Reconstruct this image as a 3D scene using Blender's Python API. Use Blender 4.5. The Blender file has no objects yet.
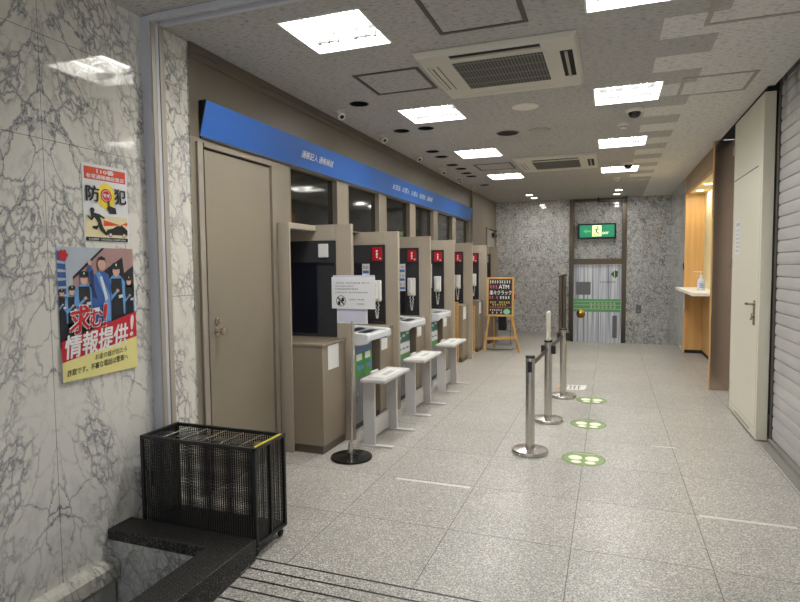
import bpy, math, random
from mathutils import Vector, Matrix
random.seed(7)
S = bpy.context.scene
COL = S.collection
PI = math.pi
ZC = 3.12          # ceiling height
XW = -2.67         # left wall plane
XR = -2.96         # back of the machine recess

# ------------------------------------------------------------------ node helper
class NT:
    def __init__(s, name):
        s.m = bpy.data.materials.new(name); s.m.use_nodes = True
        s.t = s.m.node_tree; s.t.nodes.clear()
        s.out = s.t.nodes.new('ShaderNodeOutputMaterial')
        s.b = s.t.nodes.new('ShaderNodeBsdfPrincipled')
        s.t.links.new(s.b.outputs[0], s.out.inputs[0])
    def n(s, typ, **kw):
        nd = s.t.nodes.new(typ)
        for k, v in kw.items(): setattr(nd, k, v)
        return nd
    def put(s, sock, v):
        if isinstance(v, bpy.types.NodeSocket): s.t.links.new(v, sock)
        elif v is not None: sock.default_value = v
    def math(s, op, a, b=None, c=None, clamp=False):
        nd = s.n('ShaderNodeMath', operation=op, use_clamp=clamp)
        s.put(nd.inputs[0], a)
        if b is not None: s.put(nd.inputs[1], b)
        if c is not None: s.put(nd.inputs[2], c)
        return nd.outputs[0]
    def vmath(s, op, a, b):
        nd = s.n('ShaderNodeVectorMath', operation=op)
        s.put(nd.inputs[0], a); s.put(nd.inputs[1], b)
        return nd.outputs[0]
    def coord(s):
        return s.n('ShaderNodeTexCoord').outputs['Object']
    def sep(s, v):
        nd = s.n('ShaderNodeSeparateXYZ'); s.put(nd.inputs[0], v); return nd.outputs
    def comb(s, x, y, z):
        nd = s.n('ShaderNodeCombineXYZ')
        for i, v in enumerate((x, y, z)): s.put(nd.inputs[i], v)
        return nd.outputs[0]
    def noise(s, vec, scale, detail=3.0, rough=0.55, dist=0.0, col=False):
        nd = s.n('ShaderNodeTexNoise')
        s.put(nd.inputs['Vector'], vec); s.put(nd.inputs['Scale'], scale)
        s.put(nd.inputs['Detail'], detail); s.put(nd.inputs['Roughness'], rough); s.put(nd.inputs['Distortion'], dist)
        return nd.outputs['Color'] if col else nd.outputs[0]
    def voro(s, vec, scale, feature='DISTANCE_TO_EDGE', rnd=1.0):
        nd = s.n('ShaderNodeTexVoronoi', feature=feature)
        s.put(nd.inputs['Vector'], vec); s.put(nd.inputs['Scale'], scale); s.put(nd.inputs['Randomness'], rnd)
        return nd.outputs[0] if feature == 'DISTANCE_TO_EDGE' else nd.outputs
    def ramp(s, f, *stops):
        nd = s.n('ShaderNodeValToRGB'); s.put(nd.inputs[0], f)
        e = nd.color_ramp.elements
        while len(e) < len(stops): e.new(0.5)
        for el, (p, c) in zip(e, stops):
            el.position = p
            el.color = (c, c, c, 1) if isinstance(c, (int, float)) else (*c, 1)
        return nd.outputs[0]
    def mix(s, f, a, b, mode='MIX'):
        nd = s.n('ShaderNodeMix', data_type='RGBA', blend_type=mode)
        s.put(nd.inputs[0], f)
        for i, v in ((6, a), (7, b)):
            if isinstance(v, tuple): v = (*v[:3], 1)
            s.put(nd.inputs[i], v)
        return nd.outputs[2]
    def near(s, c, p, w):            # 1 where |c-p| < w
        return s.math('LESS_THAN', s.math('ABSOLUTE', s.math('SUBTRACT', c, p)), w)
    def every(s, c, p, step, w):     # 1 near p + k*step
        q = s.math('DIVIDE', s.math('SUBTRACT', c, p), step)
        fr = s.math('ABSOLUTE', s.math('SUBTRACT', q, s.math('ROUND', q)))
        return s.math('LESS_THAN', fr, w / step)
    def bump(s, h, strength=0.3, dist=0.01):
        nd = s.n('ShaderNodeBump'); nd.inputs['Strength'].default_value = strength; nd.inputs['Distance'].default_value = dist
        s.put(nd.inputs['Height'], h); s.t.links.new(nd.outputs[0], s.b.inputs['Normal'])
    def fin(s, col, rough=0.5, metal=0.0, spec=0.5):
        if isinstance(col, tuple): col = (*col[:3], 1)
        s.put(s.b.inputs['Base Color'], col); s.put(s.b.inputs['Roughness'], rough)
        s.put(s.b.inputs['Metallic'], metal); s.put(s.b.inputs['Specular IOR Level'], spec)
        return s.m

def srgb(r, g, b):
    f = lambda c: (c/255/12.92) if c/255 <= 0.04045 else ((c/255+0.055)/1.055)**2.4
    return (f(r), f(g), f(b))

def plain(name, c, rough=0.5, metal=0.0, var=0.06, scale=6.0, spec=0.5):
    t = NT(name)
    nz = t.noise(t.coord(), scale, 3)
    f = t.ramp(nz, (0.3, 1-var), (0.7, 1.0))
    return t.fin(t.mix(1.0, c, f, 'MULTIPLY'), rough, metal, spec)

def emit(name, c, strength):
    t = NT(name)
    t.put(t.b.inputs['Base Color'], (*c, 1)); t.put(t.b.inputs['Emission Color'], (*c, 1))
    nz = t.noise(t.coord(), 3.0, 1)
    t.put(t.b.inputs['Emission Strength'], t.math('MULTIPLY_ADD', nz, strength*0.02, strength*0.99))
    return t.m

def marble(name, light, vein, scale, stretch, mirror=None, jy=(), jz=(), amount=1.0, axis='y', rough=0.12, mlo=0.15, mlo2=0.0, fine=1.0):
    t = NT(name)
    c = t.coord(); x, y, z = t.sep(c)
    u = y if axis == 'y' else x
    um = u
    if mirror is not None: um = t.math('ABSOLUTE', t.math('SUBTRACT', u, mirror))
    # slanted, upright breccia network
    us = t.math('ADD', um, t.math('MULTIPLY', z, 0.22))
    base = t.comb(us, t.math('MULTIPLY', x if axis == 'y' else y, 0.6), t.math('MULTIPLY', z, stretch))
    d1 = t.noise(base, 2.0*scale, 3, 0.6, col=True)
    w1 = t.vmath('ADD', base, t.vmath('MULTIPLY', t.vmath('SUBTRACT', d1, (0.5, 0.5, 0.5)), (0.30/scale,)*3))
    d2 = t.noise(base, 14.0*scale, 3, 0.65, col=True)
    w2 = t.vmath('ADD', w1, t.vmath('MULTIPLY', t.vmath('SUBTRACT', d2, (0.5, 0.5, 0.5)), (0.11/scale,)*3))
    e1 = t.voro(w2, 3.4*scale); e2 = t.voro(w2, 9.0*scale)
    mask = t.ramp(t.noise(base, 1.7*scale, 3, 0.5), (0.40, mlo), (0.58, 1.0))
    mask2 = t.ramp(t.noise(w1, 2.3*scale, 2, 0.5), (0.44, mlo2), (0.58, 1.0))
    v1 = t.math('MULTIPLY', t.ramp(e1, (0.0, 0.95), (0.02, 0.45), (0.06, 0.0)), mask)
    v2 = t.math('MULTIPLY', t.ramp(e2, (0.0, 0.8), (0.06, 0.42), (0.17, 0.0)), t.math('MULTIPLY', mask2, fine))
    soft = t.math('MULTIPLY', t.ramp(t.noise(w1, 4.2*scale, 5, 0.65), (0.50, 0.0), (0.74, 0.38)), mask)
    v = t.math('MULTIPLY', t.math('ADD', t.math('MAXIMUM', v1, v2), soft, clamp=True), amount, clamp=True)
    tint = t.ramp(t.noise(base, 1.1, 2), (0.35, (light[0]*0.90, light[1]*0.89, light[2]*0.86)), (0.65, light))
    col = t.mix(v, tint, vein)
    j = None
    for p in jy:
        k = t.near(u, p, 0.0016); j = k if j is None else t.math('MAXIMUM', j, k)
    for p in jz:
        k = t.near(z, p, 0.0016); j = k if j is None else t.math('MAXIMUM', j, k)
    if j is not None: col = t.mix(t.math('MULTIPLY', j, 0.75), col, (0.06, 0.055, 0.05))
    return t.fin(col, rough, 0, 0.5)

M = {}
M['marble_near'] = marble('marble_entrance', srgb(230, 227, 219), srgb(104, 106, 112), 2.3, 0.62, amount=0.97, rough=0.045, mirror=2.12, jy=(2.12,), jz=(2.258, 2.775))
M['marble_strip'] = marble('marble_strip', srgb(230, 227, 219), srgb(104, 106, 112), 2.4, 0.6, amount=0.97, rough=0.05, jz=(2.79, 1.42))
M['marble_back'] = marble('marble_back', srgb(226, 226, 224), srgb(70, 72, 78), 3.3, 0.75, rough=0.07, mlo=0.6, mlo2=0.5, mirror=-1.72, axis='x', amount=1.15, jz=(2.35, 0.95), jy=(-1.72,), fine=1.0)
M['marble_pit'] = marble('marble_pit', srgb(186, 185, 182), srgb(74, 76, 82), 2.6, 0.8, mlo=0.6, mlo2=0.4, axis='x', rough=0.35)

def floor_mat():
    t = NT('speckled_granite_floor')
    c = t.coord(); x, y, z = t.sep(c)
    s1 = t.noise(c, 115, 2, 0.75); s2 = t.voro(c, 120, 'F1')
    sp = t.ramp(s1, (0.32, srgb(92, 89, 83)), (0.47, srgb(154, 151, 143)), (0.62, srgb(192, 189, 182)))
    cellcol = t.sep(s2['Color'])[0]
    sp = t.mix(t.math('MULTIPLY', t.math('LESS_THAN', cellcol, 0.16), 0.55), sp, srgb(112, 108, 100))
    sp = t.mix(t.math('MULTIPLY', t.math('GREATER_THAN', cellcol, 0.86), 0.5), sp, srgb(226, 222, 212))
    # per-tile tone
    tx = t.math('FLOOR', t.math('DIVIDE', t.math('ADD', x, 0.19), 0.717)); ty = t.math('FLOOR', t.math('DIVIDE', t.math('SUBTRACT', y, 3.28), 0.717))
    wn = t.n('ShaderNodeTexWhiteNoise', noise_dimensions='2D'); t.put(wn.inputs['Vector'], t.comb(tx, ty, 0.0))
    tone = t.ramp(wn.outputs[0], (0.0, 0.90), (1.0, 1.0))
    col = t.mix(1.0, sp, tone, 'MULTIPLY')
    stain = t.ramp(t.noise(c, 1.3, 4, 0.6), (0.35, 0.90), (0.6, 1.0))
    col = t.mix(1.0, col, stain, 'MULTIPLY')
    j1 = t.every(x, -0.19, 0.717, 0.0024); j2 = t.math('MULTIPLY', t.every(y, 3.28, 0.717, 0.0026), 1.0)
    lim = t.math('GREATER_THAN', y, 2.61)
    j = t.math('MULTIPLY', t.math('MAXIMUM', j1, j2), lim)
    # anti-slip saw cuts on the ramp
    g = t.math('MULTIPLY', t.every(y, 2.60, 0.086, 0.0065), t.math('LESS_THAN', y, 2.62))
    col = t.mix(t.math('MULTIPLY', j, 0.85), col, srgb(60, 57, 52))
    col = t.mix(t.math('MULTIPLY', g, 1.0), col, srgb(26, 24, 22))
    return t.fin(col, t.ramp(s1, (0.3, 0.42), (0.7, 0.30)), 0, 0.4)
M['floor'] = floor_mat()

def ceiling_mat():
    t = NT('rockwool_ceiling')
    c = t.n('ShaderNodeNewGeometry').outputs['Position']; x, y, z = t.sep(c)
    fis = t.noise(t.comb(t.math('MULTIPLY', x, 0.20), y, 0.0), 100, 3, 0.6)
    f = t.ramp(fis, (0.36, 0.50), (0.47, 1.0))
    old = srgb(187, 184, 180); new = srgb(226, 223, 218)
    q = t.math('FLOORED_MODULO', t.math('SUBTRACT', y, 3.99), 0.725)
    band = t.math('LESS_THAN', q, 0.365)
    mid = t.math('MULTIPLY', t.math('GREATER_THAN', x, 0.30), t.math('MULTIPLY', t.math('GREATER_THAN', y, 3.95), band))
    mid = t.math('MULTIPLY', mid, t.math('LESS_THAN', y, 11.3))
    hi = t.math('GREATER_THAN', x, 0.66)
    isnew = t.math('MAXIMUM', hi, mid)
    isnew = t.math('MAXIMUM', t.math('MULTIPLY', isnew, t.math('GREATER_THAN', y, 2.9)), 0.0)
    wn = t.n('ShaderNodeTexWhiteNoise', noise_dimensions='2D')
    t.put(wn.inputs['Vector'], t.comb(t.math('FLOOR', t.math('DIVIDE', x, 0.72)), t.math('FLOOR', t.math('DIVIDE', y, 0.3625)), 0.0))
    tone = t.ramp(wn.outputs[0], (0.0, 0.965), (1.0, 1.0))
    col = t.mix(isnew, old, new)
    col = t.mix(1.0, col, f, 'MULTIPLY'); col = t.mix(1.0, col, tone, 'MULTIPLY')
    t.bump(fis, 0.15, 0.004)
    return t.fin(col, 0.9, 0, 0.2)
M['ceiling'] = ceiling_mat()

M['panel'] = plain('taupe_wall_panel', srgb(134, 124, 109), 0.42, 0, 0.05, 3)
M['panel_dark'] = plain('brown_header_panel', srgb(98, 89, 76), 0.4, 0, 0.08, 2)
M['door'] = plain('taupe_door_paint', srgb(134, 124, 108), 0.4, 0, 0.06, 4)
M['jamb_taupe'] = plain('taupe_door_jamb', srgb(150, 142, 129), 0.4, 0, 0.05, 4)
M['sill'] = plain('dull_sill_metal', srgb(124, 122, 115), 0.4, 0.1, 0.05)
M['jamb'] = plain('pale_door_jamb', srgb(168, 160, 148), 0.4, 0, 0.05, 4)
M['fin'] = plain('booth_panel_beige', srgb(167, 156, 140), 0.45, 0, 0.04, 3)
M['fin_low'] = plain('booth_cabinet_taupe', srgb(138, 126, 109), 0.45, 0, 0.06, 3)
M['dark'] = plain('charcoal_panel', srgb(50, 50, 54), 0.45, 0, 0.1, 5)
M['navy'] = plain('navy_screen', srgb(16, 20, 32), 0.28, 0, 0.1, 3)
M['black'] = plain('black_plastic', srgb(22, 22, 23), 0.4, 0, 0.1, 5)
M['void'] = plain('dark_cavity', srgb(10, 10, 10), 0.8, 0, 0.1, 5)
M['blue'] = plain('blue_sign_film', srgb(44, 103, 190), 0.42, 0, 0.03, 1.5)
M['white_ink'] = plain('white_lettering', srgb(238, 238, 236), 0.5, 0, 0.01)
M['white'] = plain('white_enamel', srgb(225, 224, 220), 0.35, 0, 0.03)
M['bench'] = plain('bench_pale_grey', srgb(194, 191, 188), 0.38, 0, 0.03)
M['atm_tray'] = plain('machine_tray_white', srgb(212, 214, 217), 0.35, 0, 0.03)
M['atm_body'] = plain('machine_body_grey', srgb(120, 122, 128), 0.35, 0.3, 0.05)
M['red'] = plain('red_plate', srgb(178, 18, 36), 0.35, 0, 0.05)
M['teal'] = plain('teal_sticker', srgb(40, 130, 118), 0.4, 0, 0.05)
M['green'] = plain('green_sticker', srgb(72, 150, 70), 0.4, 0, 0.12, 30)
M['sky_blue'] = plain('blue_sticker', srgb(80, 120, 190), 0.4, 0, 0.05)
M['paper'] = plain('white_paper', srgb(226, 226, 226), 0.55, 0, 0.02)
M['paper_lilac'] = plain('pale_lilac_card', srgb(205, 206, 222), 0.5, 0, 0.02)
M['cream'] = plain('cream_steel_paint', srgb(214, 210, 192), 0.38, 0, 0.03, 2)
M['ac'] = plain('aircon_ivory', srgb(206, 202, 188), 0.45, 0, 0.03)
M['grey_frame'] = plain('hatch_frame_grey', srgb(84, 80, 74), 0.5, 0.2, 0.05)
M['pale_frame'] = plain('hatch_frame_pale', srgb(168, 160, 146), 0.5, 0, 0.05)
M['track'] = plain('grey_track_metal', srgb(196, 196, 202), 0.4, 0.0, 0.05)
M['ivory'] = plain('ivory_plastic', srgb(226, 221, 208), 0.5, 0, 0.03)
M['brass'] = plain('polished_brass', srgb(196, 160, 80), 0.2, 1.0, 0.05)
M['wood_light'] = plain('pine_wood', srgb(206, 158, 92), 0.5, 0, 0.15, 9)
M['rubber'] = plain('black_rubber', srgb(26, 26, 26), 0.7, 0, 0.1)
M['gloss_black'] = plain('glossy_black_base', srgb(14, 14, 15), 0.12, 0, 0.1)
M['yellow'] = plain('yellow_tape', srgb(206, 190, 40), 0.45, 0, 0.05)
M['tape'] = plain('worn_white_tape', srgb(214, 210, 202), 0.6, 0, 0.15, 60)
M['floor_green'] = plain('green_floor_sticker', srgb(124, 150, 84), 0.45, 0, 0.1, 20)
M['floor_pale'] = plain('pale_footprint', srgb(224, 226, 206), 0.45, 0, 0.05, 20)
M['floor_line'] = plain('dark_green_outline', srgb(66, 98, 50), 0.45, 0, 0.05)
M['ink'] = plain('black_ink', srgb(25, 24, 26), 0.6, 0, 0.02)
M['ink_grey'] = plain('grey_ink', srgb(70, 70, 74), 0.6, 0, 0.02)
M['ink_red'] = plain('red_ink', srgb(196, 24, 40), 0.5, 0, 0.02)
M['orange'] = plain('orange_red_ink', srgb(214, 72, 38), 0.5, 0, 0.02)
M['ink_yellow'] = plain('yellow_ink', srgb(236, 214, 60), 0.5, 0, 0.02)
M['pale_yellow'] = plain('pale_yellow_print', srgb(238, 228, 150), 0.5, 0, 0.02)
M['navy_ink'] = plain('navy_print', srgb(28, 42, 84), 0.5, 0, 0.1, 60)
M['vest'] = plain('dark_vest_print', srgb(30, 33, 44), 0.5, 0, 0.1, 60)
M['light_blue'] = plain('light_blue_print', srgb(104, 158, 212), 0.5, 0, 0.08, 60)
M['coat'] = plain('blue_coat_print', srgb(52, 92, 160), 0.5, 0, 0.15, 60)
M['skin'] = plain('skin_print', srgb(214, 170, 146), 0.5, 0, 0.03)
M['sky_print'] = plain('pale_sky_print', srgb(178, 188, 198), 0.5, 0, 0.05, 30)
M['brick_print'] = plain('rosy_building_print', srgb(176, 140, 136), 0.5, 0, 0.12, 90)
M['pink'] = plain('pink_chalk', srgb(226, 110, 140), 0.8, 0, 0.1, 60)
M['chalk_yellow'] = plain('yellow_chalk', srgb(226, 210, 96), 0.8, 0, 0.1, 60)
M['chalk_green'] = plain('mint_chalk', srgb(126, 206, 160), 0.8, 0, 0.1, 60)
M['chalk_orange'] = plain('orange_chalk', srgb(222, 130, 90), 0.8, 0, 0.1, 60)
M['slate'] = plain('black_slate', srgb(34, 30, 26), 0.55, 0, 0.15, 30)
M['reflector'] = plain('white_reflector', srgb(244, 244, 240), 0.4, 0, 0.01)
M['stone_ledge'] = marble('grey_stone_ledge', srgb(214, 210, 198), srgb(110, 108, 102), 2.5, 0.4, rough=0.5)
M['stone_low'] = plain('dull_stone_panel', srgb(196, 194, 184), 0.5, 0, 0.15, 6)
M['tube'] = emit('fluorescent_tube', (1.0, 0.97, 0.90), 22)
M['downlight'] = emit('lit_downlight', (1.0, 0.93, 0.78), 9)
M['plastic_clear'] = plain('clear_bottle', srgb(214, 220, 226), 0.2, 0, 0.03)
M['header_brown'] = plain('brown_laminate', srgb(150, 118, 72), 0.45, 0, 0.12, 7)
M['white_top'] = plain('white_counter_top', srgb(232, 228, 220), 0.3, 0, 0.02)
M['cream_wall'] = plain('cream_niche_wall', srgb(226, 214, 170), 0.5, 0, 0.02)
M['phone_cord'] = plain('pale_cord', srgb(206, 206, 204), 0.5, 0, 0.03)
M['band_green'] = plain('pale_green_film', srgb(110, 186, 120), 0.3, 0, 0.1, 8)
M['rack_grey'] = plain('grey_leaflet_rack', srgb(120, 122, 128), 0.5, 0, 0.05)

def granite():
    t = NT('black_granite')
    c = t.coord(); nz = t.noise(c, 150, 2, 0.7)
    col = t.ramp(nz, (0.42, srgb(16, 16, 16)), (0.56, srgb(36, 35, 34)), (0.68, srgb(128, 125, 120)))
    return t.fin(col, 0.42, 0, 0.3)
M['granite'] = granite()

def steel(name, c, rough, vert=True):
    t = NT(name)
    co = t.coord()
    sc = (90, 90, 1.2) if vert else (1.2, 90, 90)
    nz = t.noise(t.vmath('MULTIPLY', co, sc), 1.0, 2)
    col = t.mix(1.0, c, t.ramp(nz, (0.3, 0.94), (0.7, 1.0)), 'MULTIPLY')
    return t.fin(col, rough, 1.0, 0.5)
M['steel'] = steel('brushed_stainless', srgb(206, 201, 194), 0.26)
M['steel_brown'] = steel('brown_stainless_pillar', srgb(196, 178, 164), 0.2)
M['bronze'] = steel('bronze_frame_metal', srgb(112, 102, 90), 0.35)
M['chrome'] = plain('satin_chrome', srgb(206, 202, 196), 0.18, 1.0, 0.03)
M['handle'] = plain('handle_nickel', srgb(186, 178, 164), 0.25, 1.0, 0.03)

def glass_dark():
    t = NT('dark_window_glass')
    nz = t.noise(t.coord(), 2.0, 2)
    col = t.ramp(nz, (0.3, srgb(20, 20, 20)), (0.7, srgb(34, 33, 31)))
    return t.fin(col, 0.06, 0, 0.6)
M['glass'] = glass_dark()

def wood():
    t = NT('honey_wood_laminate')
    c = t.coord(); v = t.vmath('MULTIPLY', c, (14, 14, 0.7))
    nz = t.noise(v, 1.0, 4, 0.6, 0.4)
    col = t.ramp(nz, (0.3, srgb(190, 146, 88)), (0.7, srgb(212, 170, 112)))
    return t.fin(col, 0.45, 0, 0.4)
M['wood'] = wood()

def shutter_mat():
    t = NT('grey_shutter_slats')
    c = t.coord(); x, y, z = t.sep(c)
    nz = t.noise(t.comb(x, t.math('MULTIPLY', y, 0.5), z), 3.0, 4)
    col = t.ramp(nz, (0.3, srgb(174, 172, 171)), (0.7, srgb(190, 188, 187)))
    top_dark = t.math('MULTIPLY', t.ramp(t.noise(c, 5.0, 4, 0.65), (0.42, 0.0), (0.62, 1.0)), t.ramp(t.math('DIVIDE', z, 3.3), (0.80, 0.0), (0.93, 0.85)))  # mottled darker tone towards the top of the slats
    col = t.mix(top_dark, col, srgb(62, 60, 58))
    return t.fin(col, 0.42, 0.15, 0.5)
M['shutter'] = shutter_mat()

def frosted():
    t = NT('streaked_backlit_tint')
    c = t.coord(); x, y, z = t.sep(c)
    nz = t.noise(t.comb(t.math('MULTIPLY', x, 22), 0.0, t.math('MULTIPLY', z, 0.3)), 1.0, 3, 0.7)
    col = t.ramp(nz, (0.36, srgb(128, 134, 152)), (0.5, srgb(222, 228, 240)), (0.62, srgb(250, 252, 255)))  # blue-white tone paints in light coming through from behind the glass
    return t.fin(col, 0.14, 0, 0.6)
M['frosted'] = frosted()

def mesh_screen():
    # perforated black expanded metal: holes alternate row by row
    t = NT('black_punched_mesh')
    c = t.coord(); x, y, z = t.sep(c)
    u = t.math('ADD', x, y)
    px_, pz_ = 0.0155, 0.0105
    qz = t.math('DIVIDE', z, pz_); rz = t.math('FLOOR', qz)
    odd = t.math('MULTIPLY', t.math('FLOORED_MODULO', rz, 2.0), 0.08)
    fu = t.math('FRACT', t.math('ADD', t.math('DIVIDE', u, px_), odd)); fz = t.math('FRACT', qz)
    inx = t.math('LESS_THAN', t.math('ABSOLUTE', t.math('SUBTRACT', fu, 0.5)), 0.25)
    inz = t.math('LESS_THAN', t.math('ABSOLUTE', t.math('SUBTRACT', fz, 0.5)), 0.33)
    hole = t.math('MULTIPLY', inx, inz)
    t.fin(srgb(20, 20, 21), 0.42, 0.2, 0.5)
    t.put(t.b.inputs['Alpha'], t.math('SUBTRACT', 1.0, hole))
    return t.m
M['mesh'] = mesh_screen()

def grille_mat():
    t = NT('aircon_grille_lattice')
    c = t.coord(); x, y, z = t.sep(c)
    a = t.every(x, 0.0, 0.024, 0.0030); b = t.every(y, 0.0, 0.022, 0.0022); rib = t.every(y, 0.08, 0.158, 0.008)
    f = t.math('MAXIMUM', t.math('MAXIMUM', a, b), rib)
    return t.fin(t.mix(f, srgb(10, 10, 10), srgb(120, 117, 110)), 0.6)
M['grille'] = grille_mat()

# ------------------------------------------------------------------ geometry helper
ORG = {}
class MB:
    def __init__(s): s.v = []; s.f = []; s.mi = []
    def add(s, vs, fs, m=0):
        o = len(s.v); s.v += [tuple(p) for p in vs]
        for f in fs: s.f.append([o+i for i in f]); s.mi.append(m)
        return s
    def box(s, x0, x1, y0, y1, z0, z1, m=0):
        if x0 > x1: x0, x1 = x1, x0
        if y0 > y1: y0, y1 = y1, y0
        if z0 > z1: z0, z1 = z1, z0
        vs = [(x0,y0,z0),(x1,y0,z0),(x1,y1,z0),(x0,y1,z0),(x0,y0,z1),(x1,y0,z1),(x1,y1,z1),(x0,y1,z1)]
        return s.add(vs, [(3,2,1,0),(4,5,6,7),(0,1,5,4),(1,2,6,5),(2,3,7,6),(3,0,4,7)], m)
    def quad(s, a, b, c, d, m=0): return s.add([a,b,c,d], [(0,1,2,3)], m)
    def prism(s, pts, axis, a, b, m=0):
        # pts in the plane normal to axis (cyclic order of the other two axes)
        def P(p, t):
            if axis == 'x': return (t, p[0], p[1])
            if axis == 'y': return (p[0], t, p[1])
            return (p[0], p[1], t)
        n = len(pts); vs = [P(p, a) for p in pts] + [P(p, b) for p in pts]
        ar = sum(pts[i][0]*pts[(i+1)%n][1]-pts[(i+1)%n][0]*pts[i][1] for i in range(n))
        flip = (ar > 0) ^ (axis == 'y') ^ (b < a)
        fs = [tuple(range(n)), tuple(range(2*n-1, n-1, -1))] + [(i, i+n, (i+1)%n+n, (i+1)%n) for i in range(n)]
        if flip: fs = [tuple(reversed(f)) for f in fs]
        return s.add(vs, fs, m)
    def tube(s, path, r, n=10, m=0, cap=True, r1=None):
        path = [Vector(p) for p in path]; k = len(path); vs = []; fs = []
        prev = None
        for i, p in enumerate(path):
            d = (path[min(i+1, k-1)] - path[max(i-1, 0)]).normalized()
            if prev is None:
                a = d.cross(Vector((0,0,1)))
                if a.length < 1e-3: a = d.cross(Vector((1,0,0)))
            else: a = prev - d*prev.dot(d)
            a.normalize(); prev = a; b = d.cross(a)
            rr = r if r1 is None else r + (r1-r)*i/(k-1)
            for j in range(n):
                t = 2*PI*j/n; vs.append(p + (a*math.cos(t)+b*math.sin(t))*rr)
        for i in range(k-1):
            for j in range(n): fs.append((i*n+j, i*n+(j+1)%n, (i+1)*n+(j+1)%n, (i+1)*n+j))
        if cap: fs.append(tuple(range(n-1, -1, -1))); fs.append(tuple((k-1)*n+j for j in range(n)))
        return s.add(vs, fs, m)
    def lathe(s, c, prof, n=28, m=0, axis='z', sx=1.0):
        vs = []; fs = []; k = len(prof)
        for r, h in prof:
            for j in range(n):
                t = 2*PI*j/n; a, b = r*math.cos(t)*sx, r*math.sin(t)
                if axis == 'z': p = (c[0]+a, c[1]+b, c[2]+h)
                elif axis == 'x': p = (c[0]+h, c[1]+a, c[2]+b)
                else: p = (c[0]+a, c[1]+h, c[2]+b)
                vs.append(p)
        for i in range(k-1):
            for j in range(n): fs.append((i*n+j, i*n+(j+1)%n, (i+1)*n+(j+1)%n, (i+1)*n+j))
        fs.append(tuple(range(n-1,-1,-1))); fs.append(tuple((k-1)*n+j for j in range(n)))
        if axis == 'y': fs = [tuple(reversed(f)) for f in fs]
        return s.add(vs, fs, m)
    def plate(s, rect, holes, z, m=0, down=False):
        x0, x1, y0, y1 = rect
        xs = sorted({x0, x1, *[h[0] for h in holes], *[h[1] for h in holes]}); ys = sorted({y0, y1, *[h[2] for h in holes], *[h[3] for h in holes]})
        xs = [x for x in xs if x0 <= x <= x1]; ys = [y for y in ys if y0 <= y <= y1]
        for i in range(len(xs)-1):
            for j in range(len(ys)-1):
                cx, cy = (xs[i]+xs[i+1])/2, (ys[j]+ys[j+1])/2
                if any(h[0] < cx < h[1] and h[2] < cy < h[3] for h in holes): continue
                q = [(xs[i],ys[j],z),(xs[i+1],ys[j],z),(xs[i+1],ys[j+1],z),(xs[i],ys[j+1],z)]
                if down: q.reverse()
                s.quad(*q, m=m)
        return s
    def build(s, name, mats, parent=None, bevel=0, smooth=False, seg=2):
        if not isinstance(mats, (list, tuple)): mats = [mats]
        off = ORG.get(parent.name, Vector((0,0,0))) if parent else Vector((0,0,0))
        me = bpy.data.meshes.new(name)
        me.from_pydata([tuple(Vector(p)-off) for p in s.v], [], s.f)
        for mt in mats: me.materials.append(M[mt] if isinstance(mt, str) else mt)
        me.polygons.foreach_set('material_index', s.mi)
        if smooth:
            me.polygons.foreach_set('use_smooth', [True]*len(me.polygons))
            try: me.set_sharp_from_angle(angle=math.radians(40))
            except Exception: pass
        me.update()
        o = bpy.data.objects.new(name, me); COL.objects.link(o)
        if parent: o.parent = parent; ORG[o.name] = off
        if bevel:
            md = o.modifiers.new('edge', 'BEVEL'); md.width = bevel; md.segments = seg; md.limit_method = 'ANGLE'; md.angle_limit = math.radians(40)
        return o

def tag(o, label, cat, group=None):
    o['label'] = label; o['category'] = cat
    if group: o['group'] = group
    return o
def thing(name, loc, label, cat, group=None):
    o = bpy.data.objects.new(name, None); COL.objects.link(o); o.location = loc; o.empty_display_size = 0.1
    ORG[o.name] = Vector(loc)
    return tag(o, label, cat, group)
def struct(o, label=None):
    o['kind'] = 'structure'
    if label: o['label'] = label
    return o
def dup(root, loc, label, group=None):
    def cp(o, par):
        c = o.copy(); COL.objects.link(c)
        if par: c.parent = par
        for ch in list(o.children): cp(ch, c)
        return c
    r = cp(root, None); r.location = loc; r['label'] = label
    ORG[r.name] = Vector(loc)
    if group: r['group'] = group
    return r

_tc = {}
def text_geo(body, bold=0.0):
    key = (body, bold)
    if key in _tc: return _tc[key]
    cu = bpy.data.curves.new('t', 'FONT'); cu.body = body; cu.size = 1.0; cu.resolution_u = 2; cu.offset = bold
    ob = bpy.data.objects.new('t', cu); COL.objects.link(ob)
    dg = bpy.context.evaluated_depsgraph_get()
    me = bpy.data.meshes.new_from_object(ob.evaluated_get(dg))
    vs = [v.co.copy() for v in me.vertices]; fs = [list(p.vertices) for p in me.polygons]
    bpy.data.objects.remove(ob); bpy.data.curves.remove(cu); bpy.data.meshes.remove(me)
    _tc[key] = (vs, fs); return _tc[key]
def put_text(mb, body, org, U, V, w, h, m=0, bold=0.0, fit=True):
    """lettering filling the box org + [0,w]*U + [0,h]*V"""
    vs, fs = text_geo(body, 0.0)
    if not vs: return
    x0 = min(v.x for v in vs); x1 = max(v.x for v in vs); y0 = min(v.y for v in vs); y1 = max(v.y for v in vs)
    org, U, V = Vector(org), Vector(U), Vector(V)
    sx = w/max(x1-x0, 1e-6); sy = h/max(y1-y0, 1e-6)
    # heavier weight: the same glyphs laid down again a hair to each side
    N_ = U.cross(V).normalized()*0.00016
    for k, (dx, dy) in enumerate(((0, 0),) if bold <= 0 else ((-bold, 0), (bold, 0), (0, -bold*0.7), (0, bold*0.7))):
        mb.add([org + U*((v.x-x0+dx)*sx) + V*((v.y-y0+dy)*sy) + N_*k for v in vs], fs, m)
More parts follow.
